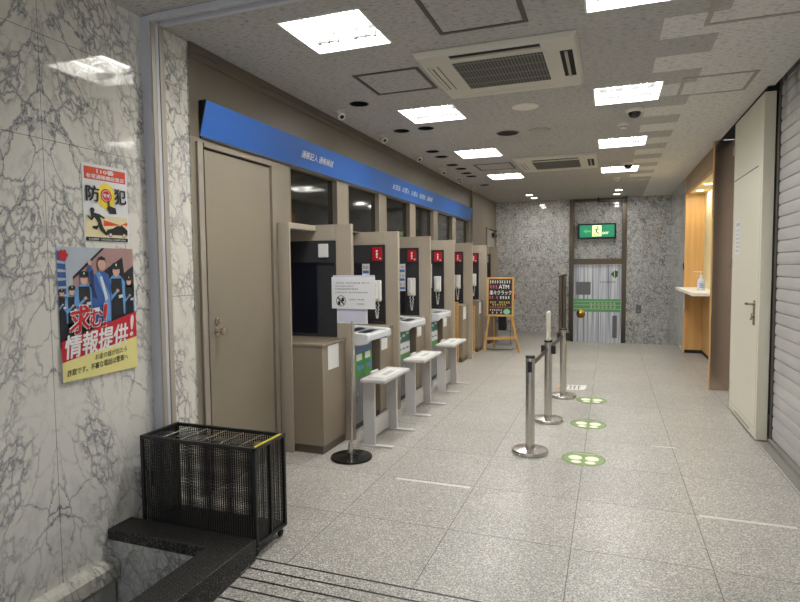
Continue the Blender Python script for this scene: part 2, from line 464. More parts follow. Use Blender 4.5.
def strokes(mb, org, U, V, w, h, n, m=0, rnd=None):
    """illegible handwriting: small crossed marks, n glyph-like clusters"""
    rnd = rnd or random; org, U, V = Vector(org), Vector(U), Vector(V); g = w/n
    for i in range(n):
        if rnd.random() < 0.08: continue
        for k in range(3):
            a = (i+0.12+0.1*rnd.random())*g; b = (i+0.62+0.25*rnd.random())*g; y = h*(0.1+0.4*k+0.1*rnd.random()); t = h*0.14
            y = min(y, h-t)
            mb.quad(org+U*a+V*y, org+U*b+V*(y), org+U*b+V*(y+t), org+U*a+V*(y+t), m=m)
        a = (i+0.3+0.3*rnd.random())*g; t = g*0.16
        mb.quad(org+U*a, org+U*(a+t), org+U*(a+t)+V*h, org+U*a+V*h, m=m)
def disc(mb, c, U, V, r, m=0, n=28, ry=None, a0=0, a1=2*PI):
    c, U, V = Vector(c), Vector(U), Vector(V); ry = ry or r
    mb.add([c + U*(r*math.cos(a0+(a1-a0)*i/n)) + V*(ry*math.sin(a0+(a1-a0)*i/n)) for i in range(n)], [tuple(range(n))], m)
def ring(mb, c, U, V, r0, r1, m=0, n=32, s=1.0):
    c, U, V = Vector(c), Vector(U), Vector(V); vs = []
    for i in range(n):
        t = 2*PI*i/n; d = U*math.cos(t)+V*math.sin(t)*s; vs += [c+d*r0, c+d*r1]
    mb.add(vs, [(2*i, 2*i+1, (2*i+3) % (2*n), (2*i+2) % (2*n)) for i in range(n)], m)
YU, ZU, XU = (0,1,0), (0,0,1), (1,0,0)

# ------------------------------------------------------------------ room shell
def build_shell():
    # floor: level slab, drop in front of the glass door, gentle ramp towards the street
    mb = MB()
    mb.plate((-2.98, 1.62, 2.60, 14.05), [(-0.88, 1.25, 12.40, 14.05), (-2.70, -1.80, 2.60, 2.60001)], 0.0)
    mb.quad((-1.80, -0.6, -0.066*3.2), (1.62, -0.6, -0.066*3.2), (1.62, 2.60, 0), (-1.80, 2.60, 0))
    mb.plate((-2.70, -1.80, 2.44, 2.60), [], 0.0)
    for a, b, z in ((12.40, 12.85, -0.17), (12.85, 14.05, -0.34)):
        mb.plate((-0.88, 1.25, a, b), [], z)
        mb.quad((1.25, a, z), (-0.88, a, z), (-0.88, a, z+0.17), (1.25, a, z+0.17))
    mb.quad((-0.88, 12.40, -0.34), (-0.88, 14.05, -0.34), (-0.88, 14.05, 0), (-0.88, 12.40, 0))
    struct(mb.build('floor', 'floor'), 'speckled pale granite tile floor with a grooved ramp at the entrance')

    holes = []
    for y in LY: holes += [(-1.955, -1.415, y, y+0.54), (-0.145, 0.395, y, y+0.54)]
    for x, y in DL: holes.append((x-0.086, x+0.086, y-0.086, y+0.086))
    mb = MB(); mb.plate((-2.70, 1.26, -0.6, 14.1), holes, ZC, down=True)
    mb.quad((1.31, -0.6, ZC), (1.26, -0.6, ZC), (1.26, 5.83, ZC), (1.31, 5.83, ZC))
    for x, y in DL:   # square cell with a round opening
        n = 24; sq = []
        for i in range(n):
            t = 2*PI*i/n; c, s = math.cos(t), math.sin(t); k = 0.086/max(abs(c), abs(s))
            sq.append(((x+c*0.0855, y+s*0.0855, ZC), (x+c*k, y+s*k, ZC)))
        for i in range(n):
            a, b = sq[i]; c, d = sq[(i+1) % n]; mb.quad(a, c, d, b)
    struct(mb.build('ceiling', 'ceiling'), 'grey acoustic tile ceiling with paler replaced tiles on the right')

    # left: entrance marble, narrow marble strip, taupe panel wall
    mb = MB(); mb.quad((-2.68, -0.6, -1.1), (-2.68, 2.80, -1.1), (-2.68, 2.80, ZC), (-2.68, -0.6, ZC))
    struct(mb.build('wall_left', 'marble_near'), 'cream marble wall with dark veins beside the entrance pit')
    mb = MB(); mb.quad((-2.68, 2.80, 0), (-2.68, 3.195, 0), (-2.68, 3.195, ZC), (-2.68, 2.80, ZC))
    mb.quad((-2.68, 3.195, 0), (-2.67, 3.195, 0), (-2.67, 3.195, ZC), (-2.68, 3.195, ZC))
    struct(mb.build('wall_left', 'marble_strip'), 'narrow marble strip between the grey track post and the taupe panels')
    mb = MB()
    def wq(y0, y1, z0, z1, m=0, x=XW): mb.quad((x, y0, z0), (x, y1, z0), (x, y1, z1), (x, y0, z1), m)
    wq(3.195, 11.47, 2.50, ZC, 1); ys = []
    wq(3.195, 4.24, 0, 2.50)
    prev = 4.47
    for a, b in WIN:
        if a > prev: wq(prev, a, 1.985, 2.50)
        # reveals
        mb.quad((XW, a, 1.97), (XW-0.06, a, 1.97), (XW-0.06, a, 2.50), (XW, a, 2.50)); mb.quad((XW-0.06, b, 1.97), (XW, b, 1.97), (XW, b, 2.50), (XW-0.06, b, 2.50))
        prev = b
    wq(prev, 11.47, 1.985, 2.50)
    wq(4.24, 4.47, 1.985, 2.50)
    mb.quad((XR, 4.24, 0), (XW, 4.24, 0), (XW, 4.24, 1.985), (XR, 4.24, 1.97)) ; mb.quad((XW, 4.24, 1.985), (XR, 4.24, 1.985), (XR, 12.15, 1.985), (XW, 12.15, 1.985))
    wq(4.24, 12.15, 0, 1.985, 0, XR)
    struct(mb.build('wall_left', ['panel', 'panel_dark']), 'taupe metal panel wall above and behind the cash machines')
    mb = MB(); mb.box(-2.72, -2.625, 11.47, 12.15, 1.985, ZC); mb.box(-3.0, -2.625, 12.15, 14.06, 0, ZC)
    struct(mb.build('wall_left', 'panel'), 'plain taupe wall beyond the last booth')
    mb = MB(); mb.box(XW, XW+0.018, 3.195, 11.47, 3.065, ZC-0.002); mb.box(XW, XW+0.01, 3.195, 11.47, 3.02, 3.065)
    struct(mb.build('trim_1', 'panel_dark', bevel=0.003), 'dark cornice strip under the ceiling along the taupe wall')
    for i, (a, b) in enumerate(WIN):
        mb = MB(); mb.quad((XW-0.05, a-0.02, 1.96), (XW-0.05, b+0.02, 1.96), (XW-0.05, b+0.02, 2.52), (XW-0.05, a-0.02, 2.52))
        o = struct(mb.build('window_%d' % (i+1), 'glass'), 'dark glazed transom window %s under the blue sign' % ('nearest the taupe door', 'second from the door', 'third from the door', 'fourth from the door', 'fifth from the door', 'last before the back wall')[i])
        f = MB(); t = 0.010
        for z in (1.985, 2.49): f.box(XW-0.05, XW+0.004, a, b, z, z+t)
        for y in (a, b-t): f.box(XW-0.05, XW+0.004, y, y+t, 1.97+t, 2.49)
        f.build('window_frame', 'panel', o)

    # right: wooden niche, pillar, shutter bay
    mb = MB()
    mb.quad((1.25, 14.06, -0.36), (1.25, 11.42, -0.36), (1.25, 11.42, ZC), (1.25, 14.06, ZC))
    struct(mb.build('wall_right', 'marble_back'), 'grey marble return wall beside the wooden counter niche')
    mb = MB()
    mb.box(1.25, 1.27, 11.35, 11.42, 0, ZC, 0)                                   # corner stile
    mb.quad((1.27, 11.35, 0.06), (1.55, 11.35, 0.06), (1.55, 11.35, 2.83), (1.27, 11.35, 2.83), 0)
    mb.box(1.25, 1.30, 8.10, 11.35, 2.83, ZC, 1)                                 # header
    mb.quad((1.55, 11.35, 0.06), (1.55, 8.08, 0.06), (1.55, 8.08, 1.10), (1.55, 11.35, 1.10), 0)
    mb.quad((1.55, 11.35, 1.10), (1.55, 8.08, 1.10), (1.55, 8.08, 2.83), (1.55, 11.35, 2.83), 2)
    mb.quad((1.30, 8.10, 2.83), (1.55, 8.10, 2.83), (1.55, 11.35, 2.83), (1.30, 11.35, 2.83), 2)
    mb.box(1.272, 1.56, 11.352, 11.37, 0, 0.06, 3); mb.box(1.552, 1.57, 8.14, 11.352, 0, 0.06, 3)
    struct(mb.build('wall_right', ['wood', 'header_brown', 'cream_wall', 'void']), 'honey wood niche with a lit cream back behind the counter')
    mb = MB(); mb.box(1.205, 1.60, 8.08, 8.14, 0.0, ZC-0.01)
    struct(mb.build('wall_right', 'steel_brown', bevel=0.004), 'brownish stainless steel pillar beside the cream fire door')
    mb = MB(); mb.box(1.19, 1.204, 8.08, 8.13, 0, ZC-0.012)
    struct(mb.build('trim_2', 'wood', bevel=0.002), 'thin wooden edge strip on the stainless pillar')
    mb = MB(); mb.box(1.42, 1.60, 7.14, 8.08, 0, ZC)
    struct(mb.build('wall_right', 'jamb'), 'pale wall pocket between the stainless pillar and the cream fire door')
    mb = MB(); mb.box(1.60, 1.64, 5.80, 8.1, 0, ZC+0.2); mb.box(1.42, 1.60, -0.6, 5.80, ZC, 3.3)
    mb.box(1.262, 1.64, 5.835, 5.86, 3.095, 3.34); mb.quad((1.31, 5.84, ZC), (1.31, -0.6, ZC), (1.31, -0.6, 3.3), (1.31, 5.84, 3.3)); mb.quad((1.31, -0.6, 3.3), (1.62, -0.6, 3.3), (1.62, 5.84, 3.3), (1.31, 5.84, 3.3))
    mb.quad((1.26, 5.80, ZC), (1.62, 5.80, ZC), (1.62, 8.1, ZC), (1.26, 8.1, ZC))
    mb.box(1.60, 1.64, -0.6, 5.8, 0.0, 3.3)
    struct(mb.build('wall_right', 'void'), 'dark slot and shutter pocket at the ceiling edge')
    mb = MB(); mb.box(1.265, 1.40, -0.5, 5.78, -0.25, 0.015); mb.box(1.325, 1.40, -0.5, 5.78, 0.015, 0.05)
    struct(mb.build('baseboard_right', 'sill', bevel=0.003), 'low metal sill running under the roller shutter')

    # back wall
    mb = MB(); Y = 14.05
    mb.quad((-2.63, Y, 0), (-0.90, Y, 0), (-0.90, Y, ZC), (-2.63, Y, ZC))
    mb.quad((0.35, Y, -0.36), (1.26, Y, -0.36), (1.26, Y, ZC), (0.35, Y, ZC))
    mb.quad((-0.82, Y+0.16, 1.70), (0.27, Y+0.16, 1.70), (0.27, Y+0.16, ZC), (-0.82, Y+0.16, ZC))
    mb.quad((-0.90, Y, -0.36), (-0.86, Y, -0.36), (-0.86, Y, 0), (-0.90, Y, 0))
    mb.quad((-0.82, Y, ZC), (0.27, Y, ZC), (0.27, Y+0.16, ZC), (-0.82, Y+0.16, ZC))
    struct(mb.build('wall_back', 'marble_back'), 'grey veined marble end wall around the glass door')
    mb = MB(); mb.box(-0.90, -0.80, Y-0.03, Y+0.18, -0.34, ZC); mb.box(0.25, 0.35, Y-0.03, Y+0.18, -0.34, ZC)
    mb.box(-0.80, 0.25, Y-0.02, Y+0.18, 1.60, 1.74); mb.box(-0.80, 0.25, Y+0.02, Y+0.18, -0.34, -0.30); mb.box(-0.80, 0.25, Y+0.04, Y+0.17, 3.06, ZC-0.002)
    struct(mb.build('trim_3', 'bronze', bevel=0.004), 'dark bronze frame around the glass door and its marble transom')

    # grey track post and ceiling track at the entrance
    mb = MB(); mb.box(-2.70, -2.612, 2.795, 2.905, 0.0, ZC-0.001); mb.box(-2.612, -2.606, 2.835, 2.862, 0, ZC-0.03)
    struct(mb.build('trim_4', 'track', bevel=0.003), 'grey metal track post where the entrance marble ends')
    mb = MB(); mb.box(-2.611, -2.602, 2.864, 2.905, 0, ZC-0.04); mb.box(-2.611, -2.605, 2.80, 2.833, 0, ZC-0.04)
    struct(mb.build('trim_10', 'jamb', bevel=0.002), 'pale edging strips on the room side of the grey track post')
    mb = MB(); mb.box(-2.605, 1.30, 2.785, 2.815, ZC-0.035, ZC-0.001); mb.box(-2.605, 1.30, 2.875, 2.905, ZC-0.035, ZC-0.001); mb.box(-2.605, 1.30, 2.815, 2.875, ZC-0.012, ZC-0.001)
    struct(mb.build('trim_5', 'track', bevel=0.002), 'grey ceiling track crossing the passage above the entrance')

    # granite kerb round the entrance pit
    mb = MB()
    pts = [(-2.68, 2.41), (-2.00, 2.41), (-2.00, 0.3), (-1.80, 0.3), (-1.80, 2.583), (-2.68, 2.583)]
    mb.prism(pts, 'z', 0.058, 0.12)
    mb.box(-1.985, -1.803, 0.3, 2.58, -0.30, 0.058)
    struct(mb.build('trim_6', 'granite', bevel=0.004), 'black granite kerb round the sunken pit in the left foreground')
    mb = MB()
    mb.quad((-2.68, 2.43, -1.1), (-1.98, 2.43, -1.1), (-1.98, 2.43, 0.058), (-2.68, 2.43, 0.058))
    mb.quad((-1.985, 2.43, -1.1), (-1.985, 0.3, -1.1), (-1.985, 0.3, 0.058), (-1.985, 2.43, 0.058))
    mb.quad((-2.68, 0.3, -1.1), (-1.98, 0.3, -1.1), (-1.98, 2.43, -1.1), (-2.68, 2.43, -1.1))
    struct(mb.build('trim_7', 'marble_pit'), 'dim stone lining of the sunken pit')
    mb = MB()
    mb.prism([(-2.68, -0.04), (-2.63, -0.05), (-2.61, -0.075), (-2.61, -0.155), (-2.68, -0.155)], 'y', 0.3, 2.425)
    struct(mb.build('trim_8', 'stone_ledge', bevel=0.004), 'grey stone ledge under the entrance marble inside the pit')
    mb = MB(); y = 2.42
    while y > 0.5: mb.box(-2.68, -2.64, y-0.148, y-0.003, -1.1, -0.155); y -= 0.15
    struct(mb.build('trim_9', 'stone_low', bevel=0.003), 'upright stone panels below the ledge inside the pit')

    # taupe door with knob
    d = MB(); d.box(XW+0.002, XW+0.016, 3.315, 4.125, 0.012, 2.425)
    o = struct(d.build('door_1', 'door', bevel=0.003), 'taupe flush door with a round knob behind the black umbrella stand')
    f = MB(); f.box(XW, XW+0.02, 3.245, 3.30, 0, 2.47); f.build('door_jamb', 'jamb_taupe', o, bevel=0.003)
    f = MB(); f.box(XW, XW+0.03, 4.14, 4.20, 0, 2.47); f.box(XW, XW+0.03, 3.30, 4.14, 2.44, 2.47); f.build('door_frame', 'panel', o, bevel=0.003)
    f = MB(); f.box(XW+0.001, XW+0.004, 3.30, 4.14, 0.002, 2.44); f.build('door_gap', 'void', o)
    k = MB(); k.lathe((XW+0.016, 3.402, 1.148), [(0.034,0),(0.034,0.006),(0.014,0.010),(0.012,0.030),(0.024,0.038),(0.030,0.052),(0.027,0.066),(0.012,0.072)], 24, axis='x')
    k.build('knob', 'handle', o, smooth=True)
    k = MB(); k.lathe((XW+0.016, 3.398, 1.222), [(0.025,0),(0.025,0.010),(0.018,0.014)], 24, axis='x'); k.box(XW+0.03, XW+0.045, 3.393, 3.403, 1.205, 1.239); k.build('deadbolt', 'handle', o)
    # far door
    d = MB(); d.box(-2.622, -2.612, 12.85, 13.80, 0.01, 2.42)
    o = struct(d.build('door_3', 'jamb', bevel=0.003), 'pale door with a closer in the far left corner')
    f = MB(); f.box(-2.625, -2.60, 12.79, 12.85, 0, 2.47); f.box(-2.625, -2.60, 13.80, 13.86, 0, 2.47); f.box(-2.625, -2.60, 12.85, 13.80, 2.42, 2.47); f.build('door_frame', 'panel', o)
    f = MB(); f.box(-2.612, -2.55, 13.40, 13.75, 2.28, 2.36); f.tube([(-2.57, 13.42, 2.37), (-2.45, 13.15, 2.38), (-2.57, 12.95, 2.43)], 0.012); f.build('door_closer', 'black', o)

LY = [3.18, 5.33, 7.48, 9.63]
WIN = [(4.47,5.41),(5.67,6.56),(6.80,7.71),(7.95,8.87),(9.10,10.03),(10.27,11.32)]
DL = [(-2.217,4.985),(-2.215,6.14),(-1.925,6.125),(-2.23,7.38),(-2.22,7.78),(-2.25,8.47),(-2.21,8.85),(-2.23,9.30),(-2.23,9.66),(-2.24,10.79)]
build_shell()

# ------------------------------------------------------------------ ceiling lights
LIGHT_W = 39.5
def light_fixture(x, y, label):
    t = thing('ceiling_light', (x, y, ZC), label, 'light', 'recessed ceiling lights in two rows')
    w, h = 0.54, 0.095; i0 = 0.035
    mb = MB(); X0, X1, Y0, Y1 = x, x+w, y, y+w; zt = ZC+h
    xm = x+w/2
    def trough(a, b):
        c = i0
        mb.quad((a,Y0,ZC),(b,Y0,ZC),(b-c,Y0+c,zt),(a+c,Y0+c,zt)); mb.quad((b,Y1,ZC),(a,Y1,ZC),(a+c,Y1-c,zt),(b-c,Y1-c,zt))
        mb.quad((a,Y1,ZC),(a,Y0,ZC),(a+c,Y0+c,zt),(a+c,Y1-c,zt)); mb.quad((b,Y0,ZC),(b,Y1,ZC),(b-c,Y1-c,zt),(b-c,Y0+c,zt))
    trough(X0, xm); trough(xm, X1)
    mb.quad((X0+0.005,Y0+0.005,zt+0.03),(X1-0.005,Y0+0.005,zt+0.03),(X1-0.005,Y1-0.005,zt+0.03),(X0+0.005,Y1-0.005,zt+0.03))
    mb.build('reflector', 'reflector', t)
    r = MB()
    for a, b, c, d in ((X0-0.012,X1+0.012,Y0-0.012,Y0),(X0-0.012,X1+0.012,Y1,Y1+0.012),(X0-0.012,X0,Y0,Y1),(X1,X1+0.012,Y0,Y1)): r.box(a,b,c,d,ZC-0.004,ZC)
    r.build('rim', 'white', t)
    for k in (0, 1):
        cx = X0 + w*(0.25+0.5*k)
        for s in (-0.022, 0.022):
            m2 = MB(); m2.tube([(cx+s, Y0+0.06, ZC+0.06), (cx+s, Y1-0.14, ZC+0.06)], 0.009, 8); m2.build('tube', 'tube', t, smooth=True)
        m2 = MB(); m2.box(cx-0.08, cx+0.08, Y1-0.135, Y1-0.115, ZC+0.012, ZC+0.034)
        for s in (-0.07, 0, 0.07): m2.box(cx+s-0.010, cx+s+0.010, Y1-0.14, Y1-0.11, ZC+0.006, ZC+0.058)
        m2.build('lamp_holder', 'rubber', t)
        la = bpy.data.lights.new('lamp', 'AREA'); la.shape = 'RECTANGLE'; la.size = 0.18; la.size_y = 0.44; la.energy = LIGHT_W/2; la.color = (1.0, 0.988, 0.965)
        lo = bpy.data.objects.new('lamp', la); COL.objects.link(lo); lo.parent = t
        lo.location = (cx-x, w/2, h-0.004)
    return t
names = ['nearest', 'second', 'third', 'farthest']
lf0 = light_fixture(-1.955, LY[0], 'recessed square ceiling light nearest the camera, left row')
for i in (1, 2, 3):
    dup(lf0, (-1.955, LY[i], ZC), ('', 'recessed square ceiling light second in left row, beyond square hatch', 'recessed square ceiling light third in left row, before the far air conditioner', 'recessed square ceiling light farthest in left row')[i])
for i in range(4):
    dup(lf0, (-0.145, LY[i], ZC), ('recessed square ceiling light cut by top edge, right row', 'recessed square ceiling light second in right row, before the nearer dome camera', 'recessed square ceiling light third in right row, beyond smoke detector', 'recessed square ceiling light farthest in right row, beside far dome camera')[i])

# ------------------------------------------------------------------ ceiling fittings
def aircon(y, label):
    x = -1.36
    t = thing('air_conditioner', (x, y, ZC), label, 'air conditioner', 'ceiling cassette air conditioners')
    W, D = 1.15, 1.12
    mb = MB(); z0, z1 = ZC-0.042, ZC-0.0005
    a = 0.03
    P = [(x,y,z1),(x+W,y,z1),(x+W,y+D,z1),(x,y+D,z1),(x+a,y+a,z0),(x+W-a,y+a,z0),(x+W-a,y+D-a,z0),(x+a,y+D-a,z0)]
    mb.add(P, [(0,1,5,4),(1,2,6,5),(2,3,7,6),(3,0,4,7),(7,4,5,6),(3,2,1,0)])
    mb.build('cover', 'ac', t, bevel=0.012)
    g = MB(); g.box(x+0.255, x+0.905, y+0.20, y+0.83, z0-0.006, z0+0.001); g.build('grille', 'grille', t, bevel=0.003)
    f = MB()
    for q in ((x+0.235,x+0.925,y+0.18,y+0.20),(x+0.235,x+0.925,y+0.83,y+0.85),(x+0.235,x+0.255,y+0.20,y+0.83),(x+0.905,x+0.925,y+0.20,y+0.83)): f.box(*q, z0-0.004, z0+0.001)
    f.build('grille_frame', 'ac', t)
    s = MB(); s.box(x+0.27, x+0.90, y+0.055, y+0.125, z0-0.001, z0+0.004); s.box(x+1.015, x+1.10, y+0.24, y+0.80, z0-0.001, z0+0.004); s.build('air_slot', 'void', t)
    v = MB()
    v.quad((x+0.27,y+0.098,z0-0.002),(x+0.90,y+0.098,z0-0.002),(x+0.90,y+0.112,z0-0.010),(x+0.27,y+0.112,z0-0.010))
    v.box(x+1.045, x+1.066, y+0.25, y+0.79, z0-0.010, z0-0.002)
    v.build('louvre', 'pale_frame', t)
    v = MB(); v.box(x+0.065, x+0.135, y+0.24, y+0.80, z0-0.004, z0+0.002)
    v.build('louvre', 'ac', t, bevel=0.002)
    v = MB(); v.box(x+0.06, x+0.064, y+0.235, y+0.805, z0-0.002, z0+0.002); v.box(x+0.136, x+0.142, y+0.235, y+0.805, z0-0.002, z0+0.002); v.box(x+0.09,x+0.10, y+0.26, y+0.78, z0-0.0055, z0-0.003); v.build('louvre_gap', 'grey_frame', t)
    v = MB(); v.box(x+0.27, x+0.90, y+0.99, y+1.05, z0-0.004, z0+0.002); v.build('louvre', 'ac', t, bevel=0.002)
    return t
ac = aircon(3.95, 'ivory ceiling air conditioner nearest the camera')
dup(ac, (-1.33, 8.30, ZC), 'ivory ceiling air conditioner farther down the passage')

def hatch(x, y, w, label, mat):
    t = thing('ceiling_hatch', (x, y, ZC), label, 'hatch', 'square ceiling hatches')
    mb = MB(); b = 0.028
    for q in ((x,x+w,y,y+b),(x,x+w,y+w-b,y+w),(x,x+b,y+b,y+w-b),(x+w-b,x+w,y+b,y+w-b)): mb.box(*q, ZC-0.006, ZC-0.0005)
    mb.build('frame', mat, t)
    mb = MB(); mb.box(x+b+0.004, x+w-b-0.004, y+b+0.004, y+w-b-0.004, ZC-0.003, ZC-0.0005)
    o = mb.build('panel', 'ceiling', t)
    # keep the tile texture aligned with the room
    o.location = (0,0,0)
    return t
hatch(-1.065, 3.15, 0.57, 'dark-framed square ceiling hatch nearest the camera, before the near air conditioner', 'grey_frame')
hatch(-1.945, 4.24, 0.55, 'dark-framed square ceiling hatch left of the near air conditioner', 'grey_frame')
hatch(-1.955, 8.58, 0.56, 'dark-framed square ceiling hatch left of the far air conditioner', 'grey_frame')
hatch(0.545, 5.30, 0.55, 'pale-framed square ceiling hatch near the cream fire door', 'pale_frame')
hatch(0.545, 3.63, 0.57, 'pale-framed square ceiling hatch at top right, nearest the shutter', 'pale_frame')

def downlight():
    x, y = DL[0]
    t = thing('downlight', (x, y, ZC), 'dark recessed downlight nearest the camera, alone behind a white spotlight', 'downlight', 'unlit recessed downlights over the machines')
    mb = MB(); n = 24
    mb.lathe((x, y, ZC), [(0.0855, 0.0), (0.08, 0.10)], n); mb.f = mb.f[:-2] + [mb.f[-1]]; mb.mi = mb.mi[:-2]+[0]
    mb.f = [tuple(reversed(f)) for f in mb.f]
    mb.build('cavity', 'void', t, smooth=True)
    r = MB(); ring(r, (x, y, ZC-0.0015), XU, (0,-1,0), 0.082, 0.093); r.build('rim', 'black', t)
    b = MB(); b.lathe((x, y, ZC+0.03), [(0.03, 0), (0.045, 0.03), (0.02, 0.066)], 16); b.build('bulb', 'glass', t, smooth=True)
    return t
dl0 = downlight()
DLN = ['', 'dark recessed downlight left of a close pair, beside near left-row light', 'dark recessed downlight right of a close pair, beside near left-row light',
 'dark recessed downlight fourth along the blue sign', 'dark recessed downlight fifth along the blue sign', 'dark recessed downlight sixth along the blue sign', 'dark recessed downlight seventh along the blue sign',
 'dark recessed downlight eighth along the blue sign', 'dark recessed downlight ninth along the blue sign', 'dark recessed downlight farthest along the blue sign, alone']
for i in range(1, 10): dup(dl0, (*DL[i], ZC), DLN[i])

def spot():
    x, y = -2.48, 5.10
    t = thing('ceiling_spotlight', (x, y, ZC), 'white swivel ceiling spotlight nearest the camera above the blue sign', 'spotlight', 'white swivel spotlights along the left wall')
    mb = MB(); mb.lathe((x, y, ZC-0.022), [(0.03, 0), (0.05, 0.012), (0.052, 0.0215)], 20); mb.build('base', 'ivory', t, smooth=True)
    mb = MB(); d = Vector((0.55, -0.45, -0.7)).normalized(); p = Vector((x, y, ZC-0.02)); mb.tube([p, p+d*0.045, p+d*0.085], 0.033, 16, r1=0.037); mb.build('head', 'ivory', t, smooth=True)
    mb = MB(); q = p+d*0.0855; mb.tube([q, q+d*0.002], 0.022, 14); mb.build('lens', 'black', t)
    return t
sp0 = spot()
for i, y in enumerate((6.22, 7.49, 8.70, 9.75, 10.84)):
    dup(sp0, (-2.48, y, ZC), 'white swivel ceiling spotlight %s along the left wall' % ('second', 'third', 'fourth', 'fifth', 'farthest')[i])

def round_plate(x, y, r, mat, label, name, cat, group, slot=False):
    t = thing(name, (x, y, ZC), label, cat, group)
    mb = MB(); mb.lathe((x, y, ZC-0.012), [(r*0.86, 0), (r, 0.006), (r, 0.0115)], 32); mb.build('cover', mat, t, smooth=True)
    mb = MB(); mb.lathe((x, y, ZC-0.016), [(0.012, 0), (0.014, 0.004)], 12); mb.build('center_cap', mat, t)
    return t
G = 'round ceiling plates beside the air conditioner'
round_plate(-0.78, 5.66, 0.125, 'ivory', 'ivory round ceiling plate just beyond the near air conditioner', 'ceiling_plate', 'plate', G)
round_plate(-0.76, 6.70, 0.125, 'pale_frame', 'faint beige round ceiling plate right of dark speaker grille', 'ceiling_plate', 'plate', G)
round_plate(-0.80, 7.70, 0.13, 'ceiling', 'outlined round ceiling plate just before the far air conditioner', 'ceiling_plate', 'plate', G)
t = thing('ceiling_speaker', (-1.12, 6.70, ZC), 'dark round ceiling speaker grille between two ceiling lights', 'speaker')
mb = MB(); mb.lathe((-1.12, 6.70, ZC-0.008), [(0.115, 0), (0.128, 0.004), (0.13, 0.0075)], 32); mb.build('rim', 'grey_frame', t)
mb = MB(); mb.lathe((-1.12, 6.70, ZC-0.011), [(0.10, 0), (0.113, 0.003)], 32); mb.build('grille', 'void', t)

def dome(x, y, label):
    t = thing('ceiling_dome_camera', (x, y, ZC), label, 'camera', 'ceiling dome cameras')
    mb = MB(); mb.lathe((x, y, ZC-0.03), [(0.068, 0), (0.085, 0.014), (0.088, 0.0295)], 28); mb.build('base', 'ivory', t, smooth=True)
    mb = MB(); mb.lathe((x, y, ZC-0.085), [(0.006, 0), (0.03, 0.006), (0.048, 0.02), (0.058, 0.040), (0.06, 0.055)], 24); mb.build('dome', 'glass', t, smooth=True)
    return t
dm = dome(0.21, 6.18, 'dome camera on ceiling just beyond second right-row light'); dup(dm, (0.24, 9.36, ZC), 'dome camera on ceiling just before the farthest right-row light')
def detector(x, y, label):
    t = thing('smoke_detector', (x, y, ZC), label, 'detector', 'smoke detectors')
    mb = MB(); mb.lathe((x, y, ZC-0.022), [(0.05, 0), (0.058, 0.008), (0.062, 0.0215)], 24); mb.build('base', 'ivory', t, smooth=True)
    mb = MB(); mb.lathe((x, y, ZC-0.05), [(0.03, 0), (0.036, 0.006), (0.036, 0.028)], 20); mb.build('sensor', 'ivory', t, smooth=True)
    mb = MB(); mb.lathe((x, y, ZC-0.036), [(0.037, 0), (0.037, 0.006)], 20); mb.build('vent_ring', 'grey_frame', t)
    return t
sd = detector(0.12, 6.76, 'small round smoke detector between second and third right-row lights'); dup(sd, (0.10, 10.89, ZC), 'small round smoke detector beyond the last right-row light')

def small_light(x, y, label):
    t = thing('small_downlight', (x, y, ZC), label, 'light', 'small lit downlights before the end wall')
    mb = MB(); mb.box(x-0.075, x+0.075, y-0.075, y+0.075, ZC-0.012, ZC-0.0005); mb.build('frame', 'white', t)
    mb = MB(); mb.box(x-0.06, x+0.06, y-0.06, y+0.06, ZC-0.016, ZC-0.012); mb.build('diffuser', 'downlight', t)
    la = bpy.data.lights.new('lamp', 'AREA'); la.shape = 'SQUARE'; la.size = 0.12; la.energy = 6.5; la.color = (1.0, 0.98, 0.94)
    lo = bpy.data.objects.new('lamp', la); COL.objects.link(lo); lo.parent = t; lo.location = (0, 0, -0.018)
    return t
sl = small_light(-1.65, 12.62, 'small lit square downlight on left, nearer of its pair')
dup(sl, (-1.62, 13.22, ZC), 'small lit square downlight on left, closest to end wall')
dup(sl, (0.15, 12.56, ZC), 'small lit square downlight above glass door, nearer of its pair')
dup(sl, (0.12, 13.25, ZC), 'small lit square downlight above glass door, closest to end wall')
for x, y, l in ((-1.15, 13.75, 'left'), (-1.62, 13.78, 'far')):
    pass

# ------------------------------------------------------------------ blue overhead sign
t = thing('overhead_sign', (XW, 3.29, 2.515), 'long blue overhead sign with white lettering above the cash machines', 'sign')
y0, y1 = 3.29, 11.43
mb = MB(); mb.prism([(XW+0.002, 2.515), (XW+0.064, 2.752), (XW+0.002, 2.752)], 'y', y0+0.006, y1-0.006); mb.build('face', 'blue', t)
mb = MB(); mb.prism([(XW+0.001, 2.513), (XW+0.065, 2.754), (XW+0.001, 2.754)], 'y', y0, y0+0.006); mb.prism([(XW+0.001, 2.513), (XW+0.065, 2.754), (XW+0.001, 2.754)], 'y', y1-0.006, y1); mb.build('end_cap', 'black', t)
mb = MB(); mb.box(XW+0.001, XW+0.014, y0, y1, 2.498, 2.514); mb.build('bottom_rail', 'black', t)
def sgn(body, ya, za, w, h):
    nx = 0.062/0.237; mb = MB()
    o = Vector((XW+0.003+(za-2.515)*nx, ya, za)); put_text(mb, body, o, YU, Vector((nx,0,1)).normalized(), w, h, 0, 0.012)
    mb.build('lettering', 'white_ink', t)
sgn('通帳記入', 4.64, 2.602, 0.30, 0.066); sgn('通帳繰越', 4.965, 2.602, 0.30, 0.066)
yy = 6.96
for b in ('お支払', 'お預入', 'お振込', '残高照会', '通帳'):
    sgn(b, yy, 2.602, 0.29, 0.07); yy += 0.365

